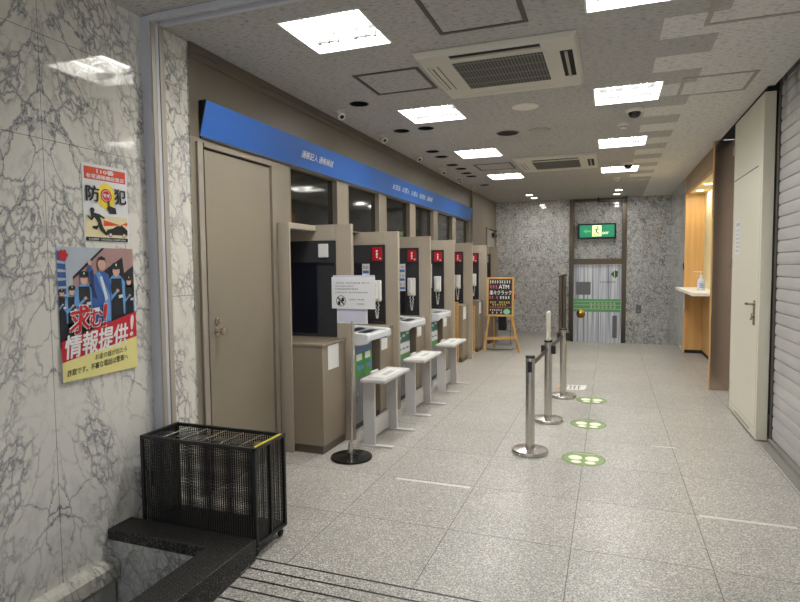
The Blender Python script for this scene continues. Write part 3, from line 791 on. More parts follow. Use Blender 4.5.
# ------------------------------------------------------------------ cash machine booths
FY = [4.72, 5.94, 7.14, 8.35, 9.56, 10.78, 11.95]
ORD = ['first', 'second', 'third', 'fourth', 'fifth', 'sixth', 'seventh']
def booth(i):
    y = FY[i]
    lab = ['beige booth partition nearest the camera with a white box, no phone',
           'beige booth partition behind the standing notice, red plate and white phone',
           'beige booth partition third in row, red plate, phone and paper notice',
           'beige booth partition fourth in row, red plate, phone and narrow notice',
           'beige booth partition fifth in row, red plate, phone, wooden board in front',
           'beige booth partition sixth in row, left of chalkboard easel',
           'beige booth partition farthest from the camera, behind the chalkboard easel'][i]
    t = thing('booth_partition', (XW, y, 0), lab, 'partition', 'booth partitions along the left wall')
    x0 = XR+0.006
    mb = MB()
    zb, zt, xa, xb = 0.955, 1.845, x0, -2.352
    mb.box(x0, -2.2, y+0.03, y+0.055, 0, 1.99); mb.box(xb, -2.2, y, y+0.03, 0, 1.99); mb.box(x0, xb, y, y+0.03, zt, 1.99); mb.box(x0, xb, y, y+0.03, 0, zb)
    mb.build('panel', 'fin', t, bevel=0.003)
    d = MB(); d.box(x0, xb-0.003, y+0.024, y+0.029, zb+0.002, zt-0.002)
    d.box(x0, xb-0.003, y-0.002, y+0.024, 1.645, zt-0.002)                       # header band
    d.box(xb-0.022, xb-0.003, y-0.002, y+0.024, zb+0.002, 1.645); d.box(x0, xb-0.022, y-0.002, y+0.024, zb+0.002, zb+0.03)
    dp = d.build('dark_panel', 'dark', t)
    s = MB(); s.box(x0, -2.56, y+0.004, y+0.0235, zb+0.03, 1.645); s.build('screen', 'navy', dp)
    dep = 0.45 if i == 0 else 0.38
    c = MB(); c.box(x0, -2.27, y-dep, y-0.003, 0.075, 0.945); c.box(x0, -2.262, y-dep-0.006, y-0.003, 0.93, 0.95)
    lc = c.build('lower_cabinet', 'fin_low', t, bevel=0.003)
    k = MB(); k.box(x0, -2.285, y-dep+0.015, y-0.003, 0.0, 0.074); k.build('kick_plate', 'panel_dark', lc)
    lp = MB(); lp.box(-2.27, -2.266, y-dep+0.10 if i == 0 else y-dep+0.03, y-0.15 if i == 0 else y-0.18, 0.715, 0.925 if i == 0 or i > 3 else 0.84); lp.build('label_plate', 'paper', lc)
    if i == 0:
        p = MB(); p.box(XW+0.002, -2.552, y-0.475, y-0.455, 0, 1.985); p.build('side_column', 'fin', t, bevel=0.003)
        p = MB(); p.box(XW+0.002, -2.552, y-0.454, y-0.001, 1.935, 1.984); p.build('top_rail', 'fin', t)
        b = MB(); b.box(-2.523, -2.423, y-0.026, y-0.003, 1.69, 1.815); b.build('wall_box', 'white', t, bevel=0.008)
    elif i < 6:
        b = MB(); b.box(-2.505, -2.385, y-0.016, y-0.003, 1.668, 1.815); rp = b.build('alarm_plate', 'red', t, bevel=0.004)
        w = MB(); U = XU
        disc(w, (-2.445, y-0.0165, 1.775), XU, ZU, 0.013); w.quad((-2.457,y-0.0165,1.725),(-2.433,y-0.0165,1.725),(-2.436,y-0.0165,1.757),(-2.454,y-0.0165,1.757))
        disc(w, (-2.445, y-0.0165, 1.708), XU, ZU, 0.011); w.quad((-2.415,y-0.0165,1.685),(-2.397,y-0.0165,1.685),(-2.397,y-0.0165,1.70),(-2.415,y-0.0165,1.70))
        w.build('pictogram', 'white_ink', rp)
        h = MB(); h.box(-2.505, -2.395, y-0.04, y+0.003, 1.215, 1.45); hs = h.build('phone', 'white', t, bevel=0.012)
        g = MB(); g.box(-2.478, -2.43, y-0.062, y-0.04, 1.24, 1.43); g.build('handset', 'white', hs, bevel=0.012)
        g = MB(); path = []
        for q in range(90):
            a = q*0.85; f = q/89; zz = 1.215-0.19*math.sin(f*PI)-0.0*f
            path.append((-2.47+0.045*f+0.007*math.cos(a), y-0.022+0.007*math.sin(a), zz))
        g.tube(path, 0.0055, 6); g.build('coiled_cord', 'phone_cord', hs, smooth=True)
    else:
        b = MB(); b.box(-2.505, -2.40, y-0.016, y-0.003, 1.668, 1.815); b.build('wall_box', 'pale_frame', t, bevel=0.004)
    return t
for i in range(7): booth(i)
def notice(x0, x1, y, z0, z1, label):
    t = thing('paper_notice', (x0, y, z0), label, 'notice', 'paper notices inside the booths')
    mb = MB(); mb.box(x0, x1, y, y+0.002, z0, z1); mb.build('sheet', 'paper', t)
    mb = MB(); h = z1-z0; w = x1-x0
    for k in range(3):
        zb = z0 + h*(0.06+0.32*k)
        strokes(mb, (x0+w*0.12, y-0.0008, zb+h*0.13), XU, ZU, w*0.76, h*0.10, 4)
        mb.quad((x0+w*0.1,y-0.0008,zb),(x1-w*0.1,y-0.0008,zb),(x1-w*0.1,y-0.0008,zb+h*0.09),(x0+w*0.1,y-0.0008,zb+h*0.09), 1)
    mb.build('print', ['ink_grey', 'sky_blue'], t)
for i, lab in ((1, 'white paper notice in the second booth, behind the standing notice'), (2, 'white paper notice beside phone in the third booth'), (3, 'white paper notice beside phone in the fourth booth')):
    notice(-2.632, -2.542, FY[i]-0.0005, 1.275, 1.635, lab)

# cash machines
def atm(yc, label, first):
    t = thing('cash_machine', (XW, yc, 0), label, 'cash machine', 'cash machines in the booths')
    x0 = XR+0.008
    b = MB(); b.box(x0, -2.31, yc-0.24, yc+0.24, 0.06, 0.875); bd = b.build('body', 'atm_body', t, bevel=0.008)
    k = MB(); k.box(x0, -2.33, yc-0.23, yc+0.23, 0.0, 0.058); k.build('plinth', 'black', t)
    h = MB(); h.prism([(x0, 0.96), (-2.62, 0.96), (-2.68, 1.62), (x0, 1.62)], 'y', yc-0.24, yc+0.24); h.build('screen_housing', 'atm_tray', t, bevel=0.01)
    h = MB(); h.prism([(-2.628, 1.06), (-2.624, 1.06), (-2.664, 1.5), (-2.668, 1.5)], 'y', yc-0.18, yc+0.18); h.build('screen', 'navy', t)
    # tray with raised arms
    ya, yb = yc-0.265, yc+0.345
    tr = MB()
    tr.prism([(x0, 0.90), (-2.24, 0.87), (-2.155, 0.895), (-2.15, 0.925), (-2.20, 0.945), (x0, 0.985)], 'y', ya+0.07, yb-0.07)
    for a in (ya, yb-0.07): tr.prism([(x0, 0.88), (-2.24, 0.85), (-2.165, 0.865), (-2.138, 0.89), (-2.138, 0.955), (-2.165, 0.965), (x0, 1.005)], 'y', a, a+0.07)
    tr.box(-2.195, -2.14, ya+0.07, yb-0.07, 0.89, 0.948)
    tray = tr.build('tray', 'atm_tray', t, bevel=0.008)
    s = MB(); 
    for xa, xb, z in ((-2.32, -2.235, 0.956), (-2.46, -2.37, 0.968)): s.quad((xa, ya+0.09, z+0.004), (xb, ya+0.09, z-0.003), (xb, yb-0.09, z-0.003), (xa, yb-0.09, z+0.004))
    s.build('tray_slot', 'navy', tray)
    s = MB()
    if first:
        s.box(-2.3095, -2.308, yc-0.20, yc+0.22, 0.51, 0.80, 0); s.box(-2.3080, -2.3072, yc-0.20, yc+0.22, 0.76, 0.80, 3)
        for q in (0.0, 0.21):
            s.box(-2.3080, -2.3072, yc-0.16+q, yc-0.03+q, 0.68, 0.745, 1); s.box(-2.3080, -2.3072, yc-0.12+q, yc+0.0+q, 0.585, 0.625, 3); s.box(-2.3078, -2.3073, yc-0.14+q, yc-0.06+q, 0.64, 0.665, 2)
            s.box(-2.3080, -2.3072, yc+0.0, yc+0.006, 0.51, 0.76, 2)
    else:
        s.box(-2.3095, -2.308, yc-0.20, yc+0.22, 0.70, 0.86, 2); s.box(-2.3095, -2.308, yc-0.20, yc+0.22, 0.56, 0.69, 1); s.box(-2.3095, -2.308, yc-0.20, yc+0.22, 0.50, 0.55, 0)
        for q in range(3): s.box(-2.3080, -2.3072, yc-0.17+0.13*q, yc-0.08+0.13*q, 0.74+0.02*q, 0.77+0.02*q, 1); s.box(-2.308, -2.3072, yc-0.17+0.13*q, yc-0.08+0.13*q, 0.61, 0.63, 3)
    s.build('sticker', ['green', 'paper', 'teal', 'sky_blue'], bd)
    l = MB(); l.lathe((-2.31, yc-0.16, 0.36), [(0.018, 0), (0.018, 0.008)], 14, axis='x'); l.box(-2.31, -2.30, yc-0.165, yc-0.155, 0.26, 0.33); l.build('lock', 'chrome', bd)
atm(5.20, 'cash machine with green stickers in the nearest booth', True)
atm(6.40, 'cash machine with teal stickers in the middle booth behind second bench', False)
atm(7.605, 'cash machine with teal stickers farthest from camera, behind third bench', False)
def board(x0, x1, y, z1, label):
    t = thing('wooden_board', (x0, y, 0), label, 'board', 'wooden boards standing in the empty booths')
    mb = MB(); mb.box(x0, x1, y, y+0.03, 0.0, z1); mb.build('post', 'wood_light', t, bevel=0.004)
    for z in (z1-0.10, z1-0.26):
        mb = MB(); mb.lathe((x1-0.03, y, z), [(0.014, 0), (0.014, -0.012), (0.008, -0.016)], 12, axis='y'); mb.build('knob', 'wood_light', t)
    mb = MB(); mb.box(x0-0.05, x1, y-0.08, y+0.035, 0, 0.02); mb.build('foot', 'wood_light', t, bevel=0.003)
board(-2.42, -2.335, 9.13, 1.01, 'upright wooden post in the fourth booth behind the third bench')
board(-2.42, -2.335, 10.35, 0.86, 'upright wooden post in the fifth booth, farther of the two')

# ------------------------------------------------------------------ bag benches
def bench(y, label):
    t = thing('bag_bench', (-2.05, y, 0), label, 'bench', 'white bag benches in front of the machines')
    xa, xb = -2.055, -1.80
    mb = MB(); mb.box(xa+0.005, xb-0.01, y-0.08, y+0.585, 0.585, 0.62); tp = mb.build('top', 'bench', t, bevel=0.012)
    mb = MB(); mb.box(xa+0.06, xb-0.05, y+0.02, y+0.49, 0.6195, 0.623); mb.build('inlay', 'white', tp, bevel=0.001)
    mb = MB(); strokes(mb, (xa+0.17, y+0.14, 0.6235), YU, (-1,0,0), 0.24, 0.05, 6); mb.build('print', 'ink_grey', tp)
    mb = MB(); mb.box(xa-0.004, xa+0.02, y+0.17, y+0.33, 0.60, 0.64); mb.build('cane_rest', 'bench', tp, bevel=0.006)
    for a in (y, y+0.555):
        l = MB(); l.box(xa, xa+0.11, a, a+0.035, 0.0, 0.585); lg = l.build('leg', 'bench', t, bevel=0.004)
        l = MB(); l.prism([(xa-0.03, a-0.012), (xb+0.015, a-0.006), (xb+0.04, a+0.02), (xb+0.015, a+0.05), (xa-0.03, a+0.05)], 'z', 0.0, 0.016); l.build('foot', 'bench', lg, bevel=0.003)
    mb = MB(); mb.box(xa+0.01, xa+0.03, y+0.035, y+0.555, 0.03, 0.20); mb.build('stretcher', 'bench', t, bevel=0.003)
bench(4.615, 'white bag bench nearest the camera, before the green-stickered machine')
bench(5.735, 'white bag bench in the middle, before the second machine')
bench(6.935, 'white bag bench farthest from the camera, before the third machine')

# ------------------------------------------------------------------ standing notice
t = thing('standing_notice', (-2.02, 4.285, 0), 'white standing notice on a round black base beside the nearest booth', 'sign')
mb = MB(); mb.lathe((-2.02, 4.285, 0), [(0.172, 0), (0.176, 0.008), (0.172, 0.018), (0.05, 0.026), (0.03, 0.034)], 40); mb.build('base', 'gloss_black', t, smooth=True)
mb = MB(); mb.tube([(-2.028, 4.30, 0.03), (-2.018, 4.335, 1.15)], 0.009, 14); mb.lathe((-2.035, 4.30, 0.03), [(0.02, 0), (0.018, 0.09), (0.012, 0.10)], 16); mb.build('pole', 'steel', t, smooth=True)
R = lambda x: 4.345 - (x+2.2)*0.06
def sheet(x0, x1, z0, z1, dy, th, mat, name, par):
    m_ = MB(); a, b = R(x0)+dy, R(x1)+dy
    m_.add([(x0,a,z0),(x1,b,z0),(x1,b,z1),(x0,a,z1),(x0,a+th,z0),(x1,b+th,z0),(x1,b+th,z1),(x0,a+th,z1)], [(0,1,2,3),(7,6,5,4),(0,4,5,1),(1,5,6,2),(2,6,7,3),(3,7,4,0)])
    return m_.build(name, mat, par)
lo = sheet(-2.16, -1.875, 1.128, 1.27, -0.004, 0.008, 'paper', 'card_holder', t)
sheet(-2.145, -1.89, 1.14, 1.25, -0.006, 0.0015, 'paper_lilac', 'card', lo)
sh = sheet(-2.203, -1.797, 1.253, 1.517, -0.014, 0.004, 'paper', 'notice_sheet', t)
sheet(-2.19, -1.80, 1.517, 1.532, -0.012, 0.003, 'paper_lilac', 'clear_sleeve', sh)
mb = MB(); rr = random.Random(3); D = -0.0150
Us = Vector((1, -0.06, 0)).normalized()
def P(x, z): return (x, R(x)+D, z)
for x, z, w, n in ((-2.165,1.462,0.32,26),(-2.17,1.435,0.18,16),(-2.17,1.410,0.22,14),(-2.17,1.383,0.31,24),(-2.04,1.325,0.16,12),(-1.965,1.288,0.07,6)):
    strokes(mb, P(x, z), Us, ZU, w, 0.011 if z != 1.410 else 0.014, n, 0, rr)
ring(mb, P(-2.115, 1.318), Us, ZU, 0.041, 0.0455, 1)
for cx, cz in ((-2.133, 1.304), (-2.097, 1.333)):
    disc(mb, P(cx, cz), Us, ZU, 0.013, 1); mb.quad(P(cx-0.016, cz-0.02), P(cx+0.016, cz-0.02), P(cx+0.01, cz-0.004), P(cx-0.01, cz-0.004), 1)
a = Vector(P(-2.145, 1.347)); b = Vector(P(-2.085, 1.288)); nn = Vector((0.004, 0, 0.004)); mb.quad(a-nn, b-nn, b+nn, a+nn, m=1)
mb.build('print', ['ink', 'ink'], sh)

# ------------------------------------------------------------------ stanchions
SP = [(-0.625, 4.895), (-0.58, 5.96), (-0.518, 7.12)]
def stanchion(i, label):
    x, y = SP[i]
    t = thing('stanchion', (x, y, 0), label, 'barrier post', 'stainless barrier posts')
    mb = MB(); mb.lathe((x, y, 0), [(0.150, 0), (0.155, 0.006), (0.155, 0.022), (0.146, 0.034), (0.06, 0.044), (0.040, 0.048)], 40); mb.build('base', 'steel', t, smooth=True)
    mb = MB(); mb.lathe((x, y, 0.046), [(0.0385, 0), (0.0385, 0.772)], 28); mb.build('post', 'steel', t, smooth=True)
    mb = MB(); mb.lathe((x, y, 0.818), [(0.041, 0), (0.041, 0.014), (0.036, 0.020)], 28); mb.build('cap', 'black', t, smooth=True)
    mb = MB()
    if i == 0: mb.box(x-0.018, x+0.018, y-0.044, y-0.033, 0.70, 0.79)
    else:
        m2 = MB(); m2.box(x-0.072, x-0.036, y-0.024, y+0.024, 0.70, 0.785); m2.build('belt_clip', 'black', t, bevel=0.004)
        mb.box(x+0.036, x+0.072, y-0.024, y+0.024, 0.70, 0.785)
    mb.build('belt_clip', 'black', t)
    if i < 2:
        x2, y2 = SP[i+1]; a = Vector((x, y, 0)); b = Vector((x2, y2, 0)); d = (b-a).normalized(); n = Vector((-d.y, d.x, 0))*0.001
        p, q = a+d*0.04, b-d*0.053
        mb = MB(); za, zb = 0.725, 0.772
        L = [p-n, q-n, q+n, p+n]
        mb.add([(v.x, v.y, za) for v in L]+[(v.x, v.y, zb) for v in L], [(3,2,1,0),(4,5,6,7),(0,1,5,4),(1,2,6,5),(2,3,7,6),(3,0,4,7)])
        mb.build('belt', 'grey_frame', t)
stanchion(0, 'stainless barrier post nearest the camera'); stanchion(1, 'stainless barrier post in the middle, carrying a white sign plate'); stanchion(2, 'stainless barrier post farthest from the camera')
t = thing('sign_plate', (-0.58, 5.96, 0.838), 'white sign plate seen edge-on atop the middle barrier post', 'sign')
mb = MB(); mb.box(-0.600, -0.560, 5.90, 6.03, 0.838, 0.86); mb.build('foot', 'ivory', t, bevel=0.004)
mb = MB(); mb.box(-0.594, -0.566, 5.87, 6.06, 0.86, 1.13); mb.build('plate', 'cream', t, bevel=0.01)

# ------------------------------------------------------------------ floor stickers and tapes
def foot_sticker(y, label):
    t = thing('floor_sticker', (-0.187, y, 0), label, 'sticker', 'green footprint stickers on the floor')
    x = -0.187
    mb = MB(); mb.lathe((x, y, 0.0), [(0.172, 0), (0.172, 0.0012)], 48); bs = mb.build('disc', 'floor_green', t)
    mb = MB(); ring(mb, (x, y, 0.0017), XU, YU, 0.164, 0.172, 0, 48); mb.build('outline', 'floor_line', t)
    for s in (-1, 1):
        f = MB(); disc(f, (x+s*0.066, y+0.015, 0.0017), XU, YU, 0.055, 0, 24, 0.06); disc(f, (x+s*0.055, y-0.09, 0.0017), XU, YU, 0.042, 0, 20, 0.036)
        f.build('footprint', 'floor_pale', t)
    f = MB(); strokes(f, (x-0.09, y+0.118, 0.0017), XU, YU, 0.18, 0.02, 10); f.build('lettering', 'floor_pale', t)
foot_sticker(4.87, 'green round footprint sticker nearest the camera'); foot_sticker(5.965, 'green round footprint sticker in the middle of three'); foot_sticker(7.05, 'green round footprint sticker farthest from the camera')
t = thing('floor_notice', (-0.68, 7.58, 0), 'white worn floor notice strip behind the farthest barrier post', 'sticker')
mb = MB(); mb.prism([(-0.56, 7.56), (-0.29, 7.60), (-0.27, 7.90), (-0.54, 7.86)], 'z', 0.0, 0.0012); mb.build('strip', 'tape', t)
mb = MB(); strokes(mb, (-0.545, 7.62, 0.0018), XU, YU, 0.26, 0.20, 5); mb.build('print', 'ink_grey', t)
mb = MB(); mb.prism([(-0.64, 7.60), (-0.60, 7.60), (-0.60, 7.74), (-0.635, 7.74)], 'z', 0.0, 0.0012); mb.build('mark', 'chalk_orange', t)
def tape(x0, x1, y0, y1, label):
    mb = MB(); mb.box(x0, x1, y0, y1, 0.0, 0.001); tag(mb.build('tape_strip', 'tape'), label, 'tape', 'worn white tape strips on the floor')
tape(0.55, 1.08, 3.965, 3.995, 'worn white tape strip on floor near the shutter')
tape(-1.50, -0.93, 3.955, 3.985, 'worn white tape strip on floor beyond the black umbrella stand')
tape(0.36, 0.56, 5.40, 5.425, 'short worn white tape strip on floor toward the fire door')

# ------------------------------------------------------------------ easel and rack behind it
t = thing('chalkboard_easel', (-1.9, 10.6, 0), 'wooden easel with a handwritten black chalkboard by the end booths', 'chalkboard')
x0, x1, zb, zt = -2.145, -1.645, 0.665, 1.385
yf = lambda z: 10.42 + (z-0.0)*0.10
def slab(xa, xb, za, zc, th, mat, name, par, off=0.0):
    m_ = MB(); ya, yc = yf(za)+off, yf(zc)+off
    m_.add([(xa,ya,za),(xb,ya,za),(xb,yc,zc),(xa,yc,zc),(xa,ya+th,za),(xb,ya+th,za),(xb,yc+th,zc),(xa,yc+th,zc)], [(0,1,2,3),(7,6,5,4),(0,4,5,1),(1,5,6,2),(2,6,7,3),(3,7,4,0)])
    return m_.build(name, mat, par)
bd = slab(x0+0.03, x1-0.03, zb+0.03, zt-0.03, 0.012, 'slate', 'board', t, 0.004)
fr = MB()
for xa, xb, za, zc in ((x0, x0+0.035, zb, zt), (x1-0.035, x1, zb, zt), (x0+0.035, x1-0.035, zb, zb+0.035), (x0+0.035, x1-0.035, zt-0.035, zt)):
    ya, yc = yf(za), yf(zc)
    fr.add([(xa,ya-0.006,za),(xb,ya-0.006,za),(xb,yc-0.006,zc),(xa,yc-0.006,zc),(xa,ya+0.024,za),(xb,ya+0.024,za),(xb,yc+0.024,zc),(xa,yc+0.024,zc)], [(0,1,2,3),(7,6,5,4),(0,4,5,1),(1,5,6,2),(2,6,7,3),(3,7,4,0)])
fr.build('frame', 'wood_light', t, bevel=0.003)
V = Vector((0, 0.10, 1)).normalized(); rr = random.Random(11); CH = ['white_ink', 'pink', 'chalk_yellow', 'chalk_green', 'chalk_orange']
def L(x, z): return (x, yf(z)+0.003, z)
def chalk(x, z, w, h, n, m, txt=None):
    mb = MB()
    if txt: put_text(mb, txt, L(x, z), XU, V, w, h, 0, 0.018)
    else: strokes(mb, L(x, z), XU, V, w, h, n, 0, rr)
    mb.build('chalk_line', CH[m], bd)
for a in ((-2.10,1.27,0.40,0.055,9,0), (-2.10,1.175,0.16,0.065,3,1), (-1.925,1.175,0.19,0.07,0,0,'ATM'), (-2.09,1.06,0.40,0.085,0,0,'楽々クラック'), (-2.10,0.985,0.17,0.05,4,1), (-1.91,0.985,0.20,0.05,4,0),
          (-2.09,0.90,0.38,0.04,9,2), (-2.04,0.862,0.26,0.03,6,2), (-2.09,0.815,0.40,0.032,9,4), (-2.09,0.765,0.24,0.03,6,0), (-2.05,0.715,0.20,0.035,5,0)): chalk(*a)
mb = MB(); disc(mb, L(-1.77, 0.755), XU, V, 0.062, 0, 20, 0.05); mb.build('chalk_drawing', 'chalk_green', bd)
for xa, xb in (((-2.10), -2.17), (-1.70, -1.545)):
    lg = MB(); lg.tube([(xa, yf(zb)+0.02, zb+0.02), (xb, 10.42 if xb < -2 else 10.55, 0.0)], 0.022, 4); lg.build('leg', 'wood_light', t)
for xa, xb in ((-2.06, -2.10), (-1.74, -1.66)):
    lg = MB(); lg.tube([(xa, 10.56, 1.2), (xb, 11.05, 0.0)], 0.018, 4); lg.build('leg', 'wood_light', t)
mb = MB(); mb.add([(-2.15,10.425,0.23),(-1.60,10.50,0.25),(-1.60,10.50,0.30),(-2.15,10.425,0.28),(-2.15,10.45,0.23),(-1.60,10.525,0.25),(-1.60,10.525,0.30),(-2.15,10.45,0.28)], [(0,1,2,3),(7,6,5,4),(0,4,5,1),(1,5,6,2),(2,6,7,3),(3,7,4,0)])
mb.build('crossbar', 'wood_light', t)
t = thing('leaflet_rack', (-2.0, 11.55, 0), 'grey leaflet rack with a blue top strip half hidden behind the easel', 'rack')
mb = MB()
for x in (-2.17, -1.87): mb.tube([(x, 11.55, 0.0), (x, 11.55, 1.36)], 0.012, 8)
mb.box(-2.2, -1.84, 11.42, 11.66, 0.0, 0.02); mb.box(-2.18, -1.86, 11.54, 11.56, 0.45, 0.50)
mb.build('stand', 'rack_grey', t)
mb = MB(); mb.box(-2.21, -1.84, 11.53, 11.545, 1.30, 1.365); mb.build('header_strip', 'sky_blue', t)
mb = MB(); mb.box(-2.16, -1.88, 11.50, 11.54, 0.60, 1.26); mb.build('leaflet', 'paper', t)
mb = MB(); mb.box(-1.90, -1.77, 11.49, 11.53, 0.93, 1.03); mb.build('price_tag', 'red', t)
mb = MB(); mb.box(-2.1, -1.95, 11.45, 11.60, 0.30, 0.62); mb.build('box_holder', 'black', t)
mb = MB(); mb.tube([(-2.28, 10.9, 0.006), (-2.1, 10.78, 0.006), (-1.98, 10.75, 0.006), (-1.86, 10.84, 0.006), (-1.76, 10.80, 0.006), (-1.72, 11.0, 0.006)], 0.006, 6)
tag(mb.build('power_cord', 'rubber', smooth=True), 'black power cord lying on the floor under the easel', 'cord')

# ------------------------------------------------------------------ umbrella stand
t = thing('umbrella_stand', (-2.2, 2.75, 0), 'black wire mesh umbrella stand on castors beside the granite kerb', 'umbrella stand')
X0, X1, Y0, Y1, Z0, Z1 = -2.60, -1.80, 2.590, 2.905, 0.06, 0.62
def edge_frame():
    mb = MB(); r = 0.0095
    for x in (X0, X1-2*r):
        for y in (Y0, Y1-2*r): mb.box(x, x+2*r, y, y+2*r, Z0, Z1)
    for z in (Z0, Z1-2*r):
        for y in (Y0, Y1-2*r): mb.box(X0, X1, y, y+2*r, z, z+2*r)
        for x in (X0, X1-2*r): mb.box(x, x+2*r, Y0, Y1, z, z+2*r)
    mb.box(X1-2*r, X1-0.001, (Y0+Y1)/2-0.008, (Y0+Y1)/2+0.008, Z0, Z1)
    mb.build('frame', 'black', t, bevel=0.003)
edge_frame()
for nm, q in (('mesh_panel', [(X0+0.02,Y0+0.012,Z0),(X1-0.02,Y0+0.012,Z0),(X1-0.02,Y0+0.012,Z1-0.02),(X0+0.02,Y0+0.012,Z1-0.02)]),
              ('mesh_panel', [(X0+0.02,Y1-0.012,Z0),(X1-0.02,Y1-0.012,Z0),(X1-0.02,Y1-0.012,Z1-0.02),(X0+0.02,Y1-0.012,Z1-0.02)]),
              ('mesh_panel', [(X0+0.012,Y0+0.02,Z0),(X0+0.012,Y1-0.02,Z0),(X0+0.012,Y1-0.02,Z1-0.02),(X0+0.012,Y0+0.02,Z1-0.02)]),
              ('mesh_panel', [(X1-0.012,Y0+0.02,Z0),(X1-0.012,Y1-0.02,Z0),(X1-0.012,Y1-0.02,Z1-0.02),(X1-0.012,Y0+0.02,Z1-0.02)])):
    mb = MB(); mb.quad(*q); mb.build(nm, 'mesh', t)
mb = MB(); mb.box(X0+0.02, X1-0.02, Y0+0.02, Y1-0.02, Z0+0.005, Z0+0.02); mb.build('drip_tray', 'black', t)
mb = MB()
for k in range(1, 6):
    x = X0+(X1-X0)*k/6; mb.tube([(x, Y0+0.01, Z1-0.012), (x, Y1-0.01, Z1-0.012)], 0.003, 6)
mb.build('top_grid', 'chrome', t)
for k in range(6):
    xa = X0+(X1-X0)*k/6
    mb = MB(); mb.box(xa+0.018, xa+(X1-X0)/6-0.018, (Y0+Y1)/2-0.045, (Y0+Y1)/2+0.035, Z1-0.028, Z1-0.024); mb.build('slot_plate', 'black', t)
mb = MB(); mb.box(X1-0.024, X1-0.008, Y0+0.02, Y1-0.03, Z1, Z1+0.0025); mb.build('yellow_tape', 'yellow', t)['label'] = 'yellow tape strip'
for x in (X0+0.04, X1-0.03):
    for y in (Y0+0.03, Y1-0.03):
        mb = MB(); mb.lathe((x-0.011, y, 0.022), [(0.015,0),(0.022,0.004),(0.022,0.018),(0.015,0.022)], 18, axis='x'); cs = mb.build('caster', 'rubber', t, smooth=True)
        mb = MB(); mb.box(x-0.014, x+0.014, y-0.010, y+0.010, 0.044, Z0+0.002); mb.build('fork', 'chrome', cs)
mb = MB(); mb.tube([(X0, 2.70, 0.28), (X0-0.022, 2.70, 0.28), (X0-0.022, 2.70, 0.36), (X0, 2.70, 0.36)], 0.006, 8); mb.build('handle', 'black', t)

# ------------------------------------------------------------------ posters on the entrance marble
PX = -2.6785
def poster_quad(mb, pts, y0, z0, w, h, m, lay): mb.add([(PX+0.0016+0.0007*lay, y0+u*w, z0+v*h) for u, v in [(min(max(a, 0.002), 0.998), b) for a, b in pts]], [tuple(range(len(pts)))], m)
# crime-prevention poster
y0, z0, w, h = 2.338, 1.754, 0.306, 0.427
t = thing('poster', (PX, y0, z0), 'small white crime-prevention poster with orange heading, above the larger poster', 'poster')
mb = MB(); mb.box(PX, PX+0.0015, y0, y0+w, z0, z0+h); mb.build('sheet', 'paper', t)
mb = MB(); q = lambda pts, m, l=1: poster_quad(mb, pts, y0, z0, w, h, m, l)
q([(0.04,0.80),(0.96,0.80),(0.96,0.96),(0.04,0.96)], 0)
q([(0.03,0.06),(0.97,0.06),(0.97,0.34),(0.03,0.34)], 6)
N = 20
q([(0.50+0.21*math.cos(2*PI*i/N), 0.60+0.17*math.sin(2*PI*i/N)) for i in range(N)], 1)
q([(0.50+0.125*math.cos(2*PI*i/N), 0.61+0.09*math.sin(2*PI*i/N)) for i in range(N)], 2, 2)
q([(0.50+0.10*math.cos(2*PI*i/N), 0.61+0.072*math.sin(2*PI*i/N)) for i in range(N)], 4, 3)
q([(0.50+0.09*math.cos(2*PI*i/N), 0.61+0.064*math.sin(2*PI*i/N)) for i in range(N)], 2, 4)
q([(0.52,0.55),(0.56,0.55),(0.57,0.48),(0.70,0.46),(0.72,0.38),(0.56,0.38),(0.52,0.43),(0.50,0.44),(0.53,0.48)], 3, 5)     # pointing hand
q([(0.42,0.29),(0.78,0.24),(0.82,0.235),(0.42,0.21)], 0, 2); q([(0.84,0.25),(0.97,0.28),(0.97,0.23)], 0, 2)             # beams
q([(0.46,0.10),(0.96,0.10),(0.97,0.17),(0.92,0.195),(0.86,0.225),(0.72,0.225),(0.62,0.185),(0.49,0.165)], 3, 3)       # car
q([(0.80,0.225),(0.86,0.225),(0.84,0.245),(0.82,0.245)], 2, 4)
for cx in (0.56, 0.88): q([(cx+0.045*math.cos(2*PI*i/12), 0.10+0.03*math.sin(2*PI*i/12)) for i in range(12)], 5, 4); q([(cx+0.03*math.cos(2*PI*i/12), 0.10+0.02*math.sin(2*PI*i/12)) for i in range(12)], 4, 5)
q([(0.18+0.05*math.cos(2*PI*i/12), 0.405+0.035*math.sin(2*PI*i/12)) for i in range(12)], 3, 4)                        # running figure
q([(0.15,0.385),(0.22,0.375),(0.34,0.36),(0.45,0.32),(0.43,0.30),(0.34,0.325),(0.37,0.26),(0.40,0.20),(0.50,0.10),(0.46,0.085),(0.34,0.155),(0.30,0.21),(0.25,0.185),(0.17,0.20),(0.17,0.175),(0.27,0.155),(0.30,0.25),(0.22,0.315),(0.16,0.27),(0.07,0.32),(0.08,0.34),(0.15,0.305)], 3, 4)
q([(0.03,0.01),(0.97,0.01),(0.97,0.06),(0.03,0.06)], 3, 2)
mb.build('picture', ['orange', 'ink_yellow', 'ink_red', 'ink', 'paper', 'ink_grey', 'cream_wall'], t)
def ptxt(body, u, v, ww, hh, m, lay, bold=0.01):
    mb = MB(); put_text(mb, body, (PX+0.0016+0.0007*lay, y0+u*w, z0+v*h), YU, ZU, ww*w, hh*h, 0, bold); mb.build('lettering', ['white_ink', 'ink'][m], t)
ptxt('110番', 0.31, 0.885, 0.38, 0.062, 0, 3, 0.03); ptxt('非常通報機設置店', 0.08, 0.815, 0.84, 0.055, 0, 3, 0.02)
ptxt('防', 0.06, 0.52, 0.28, 0.20, 1, 6, 0.025); ptxt('犯', 0.68, 0.52, 0.27, 0.20, 1, 6, 0.025)
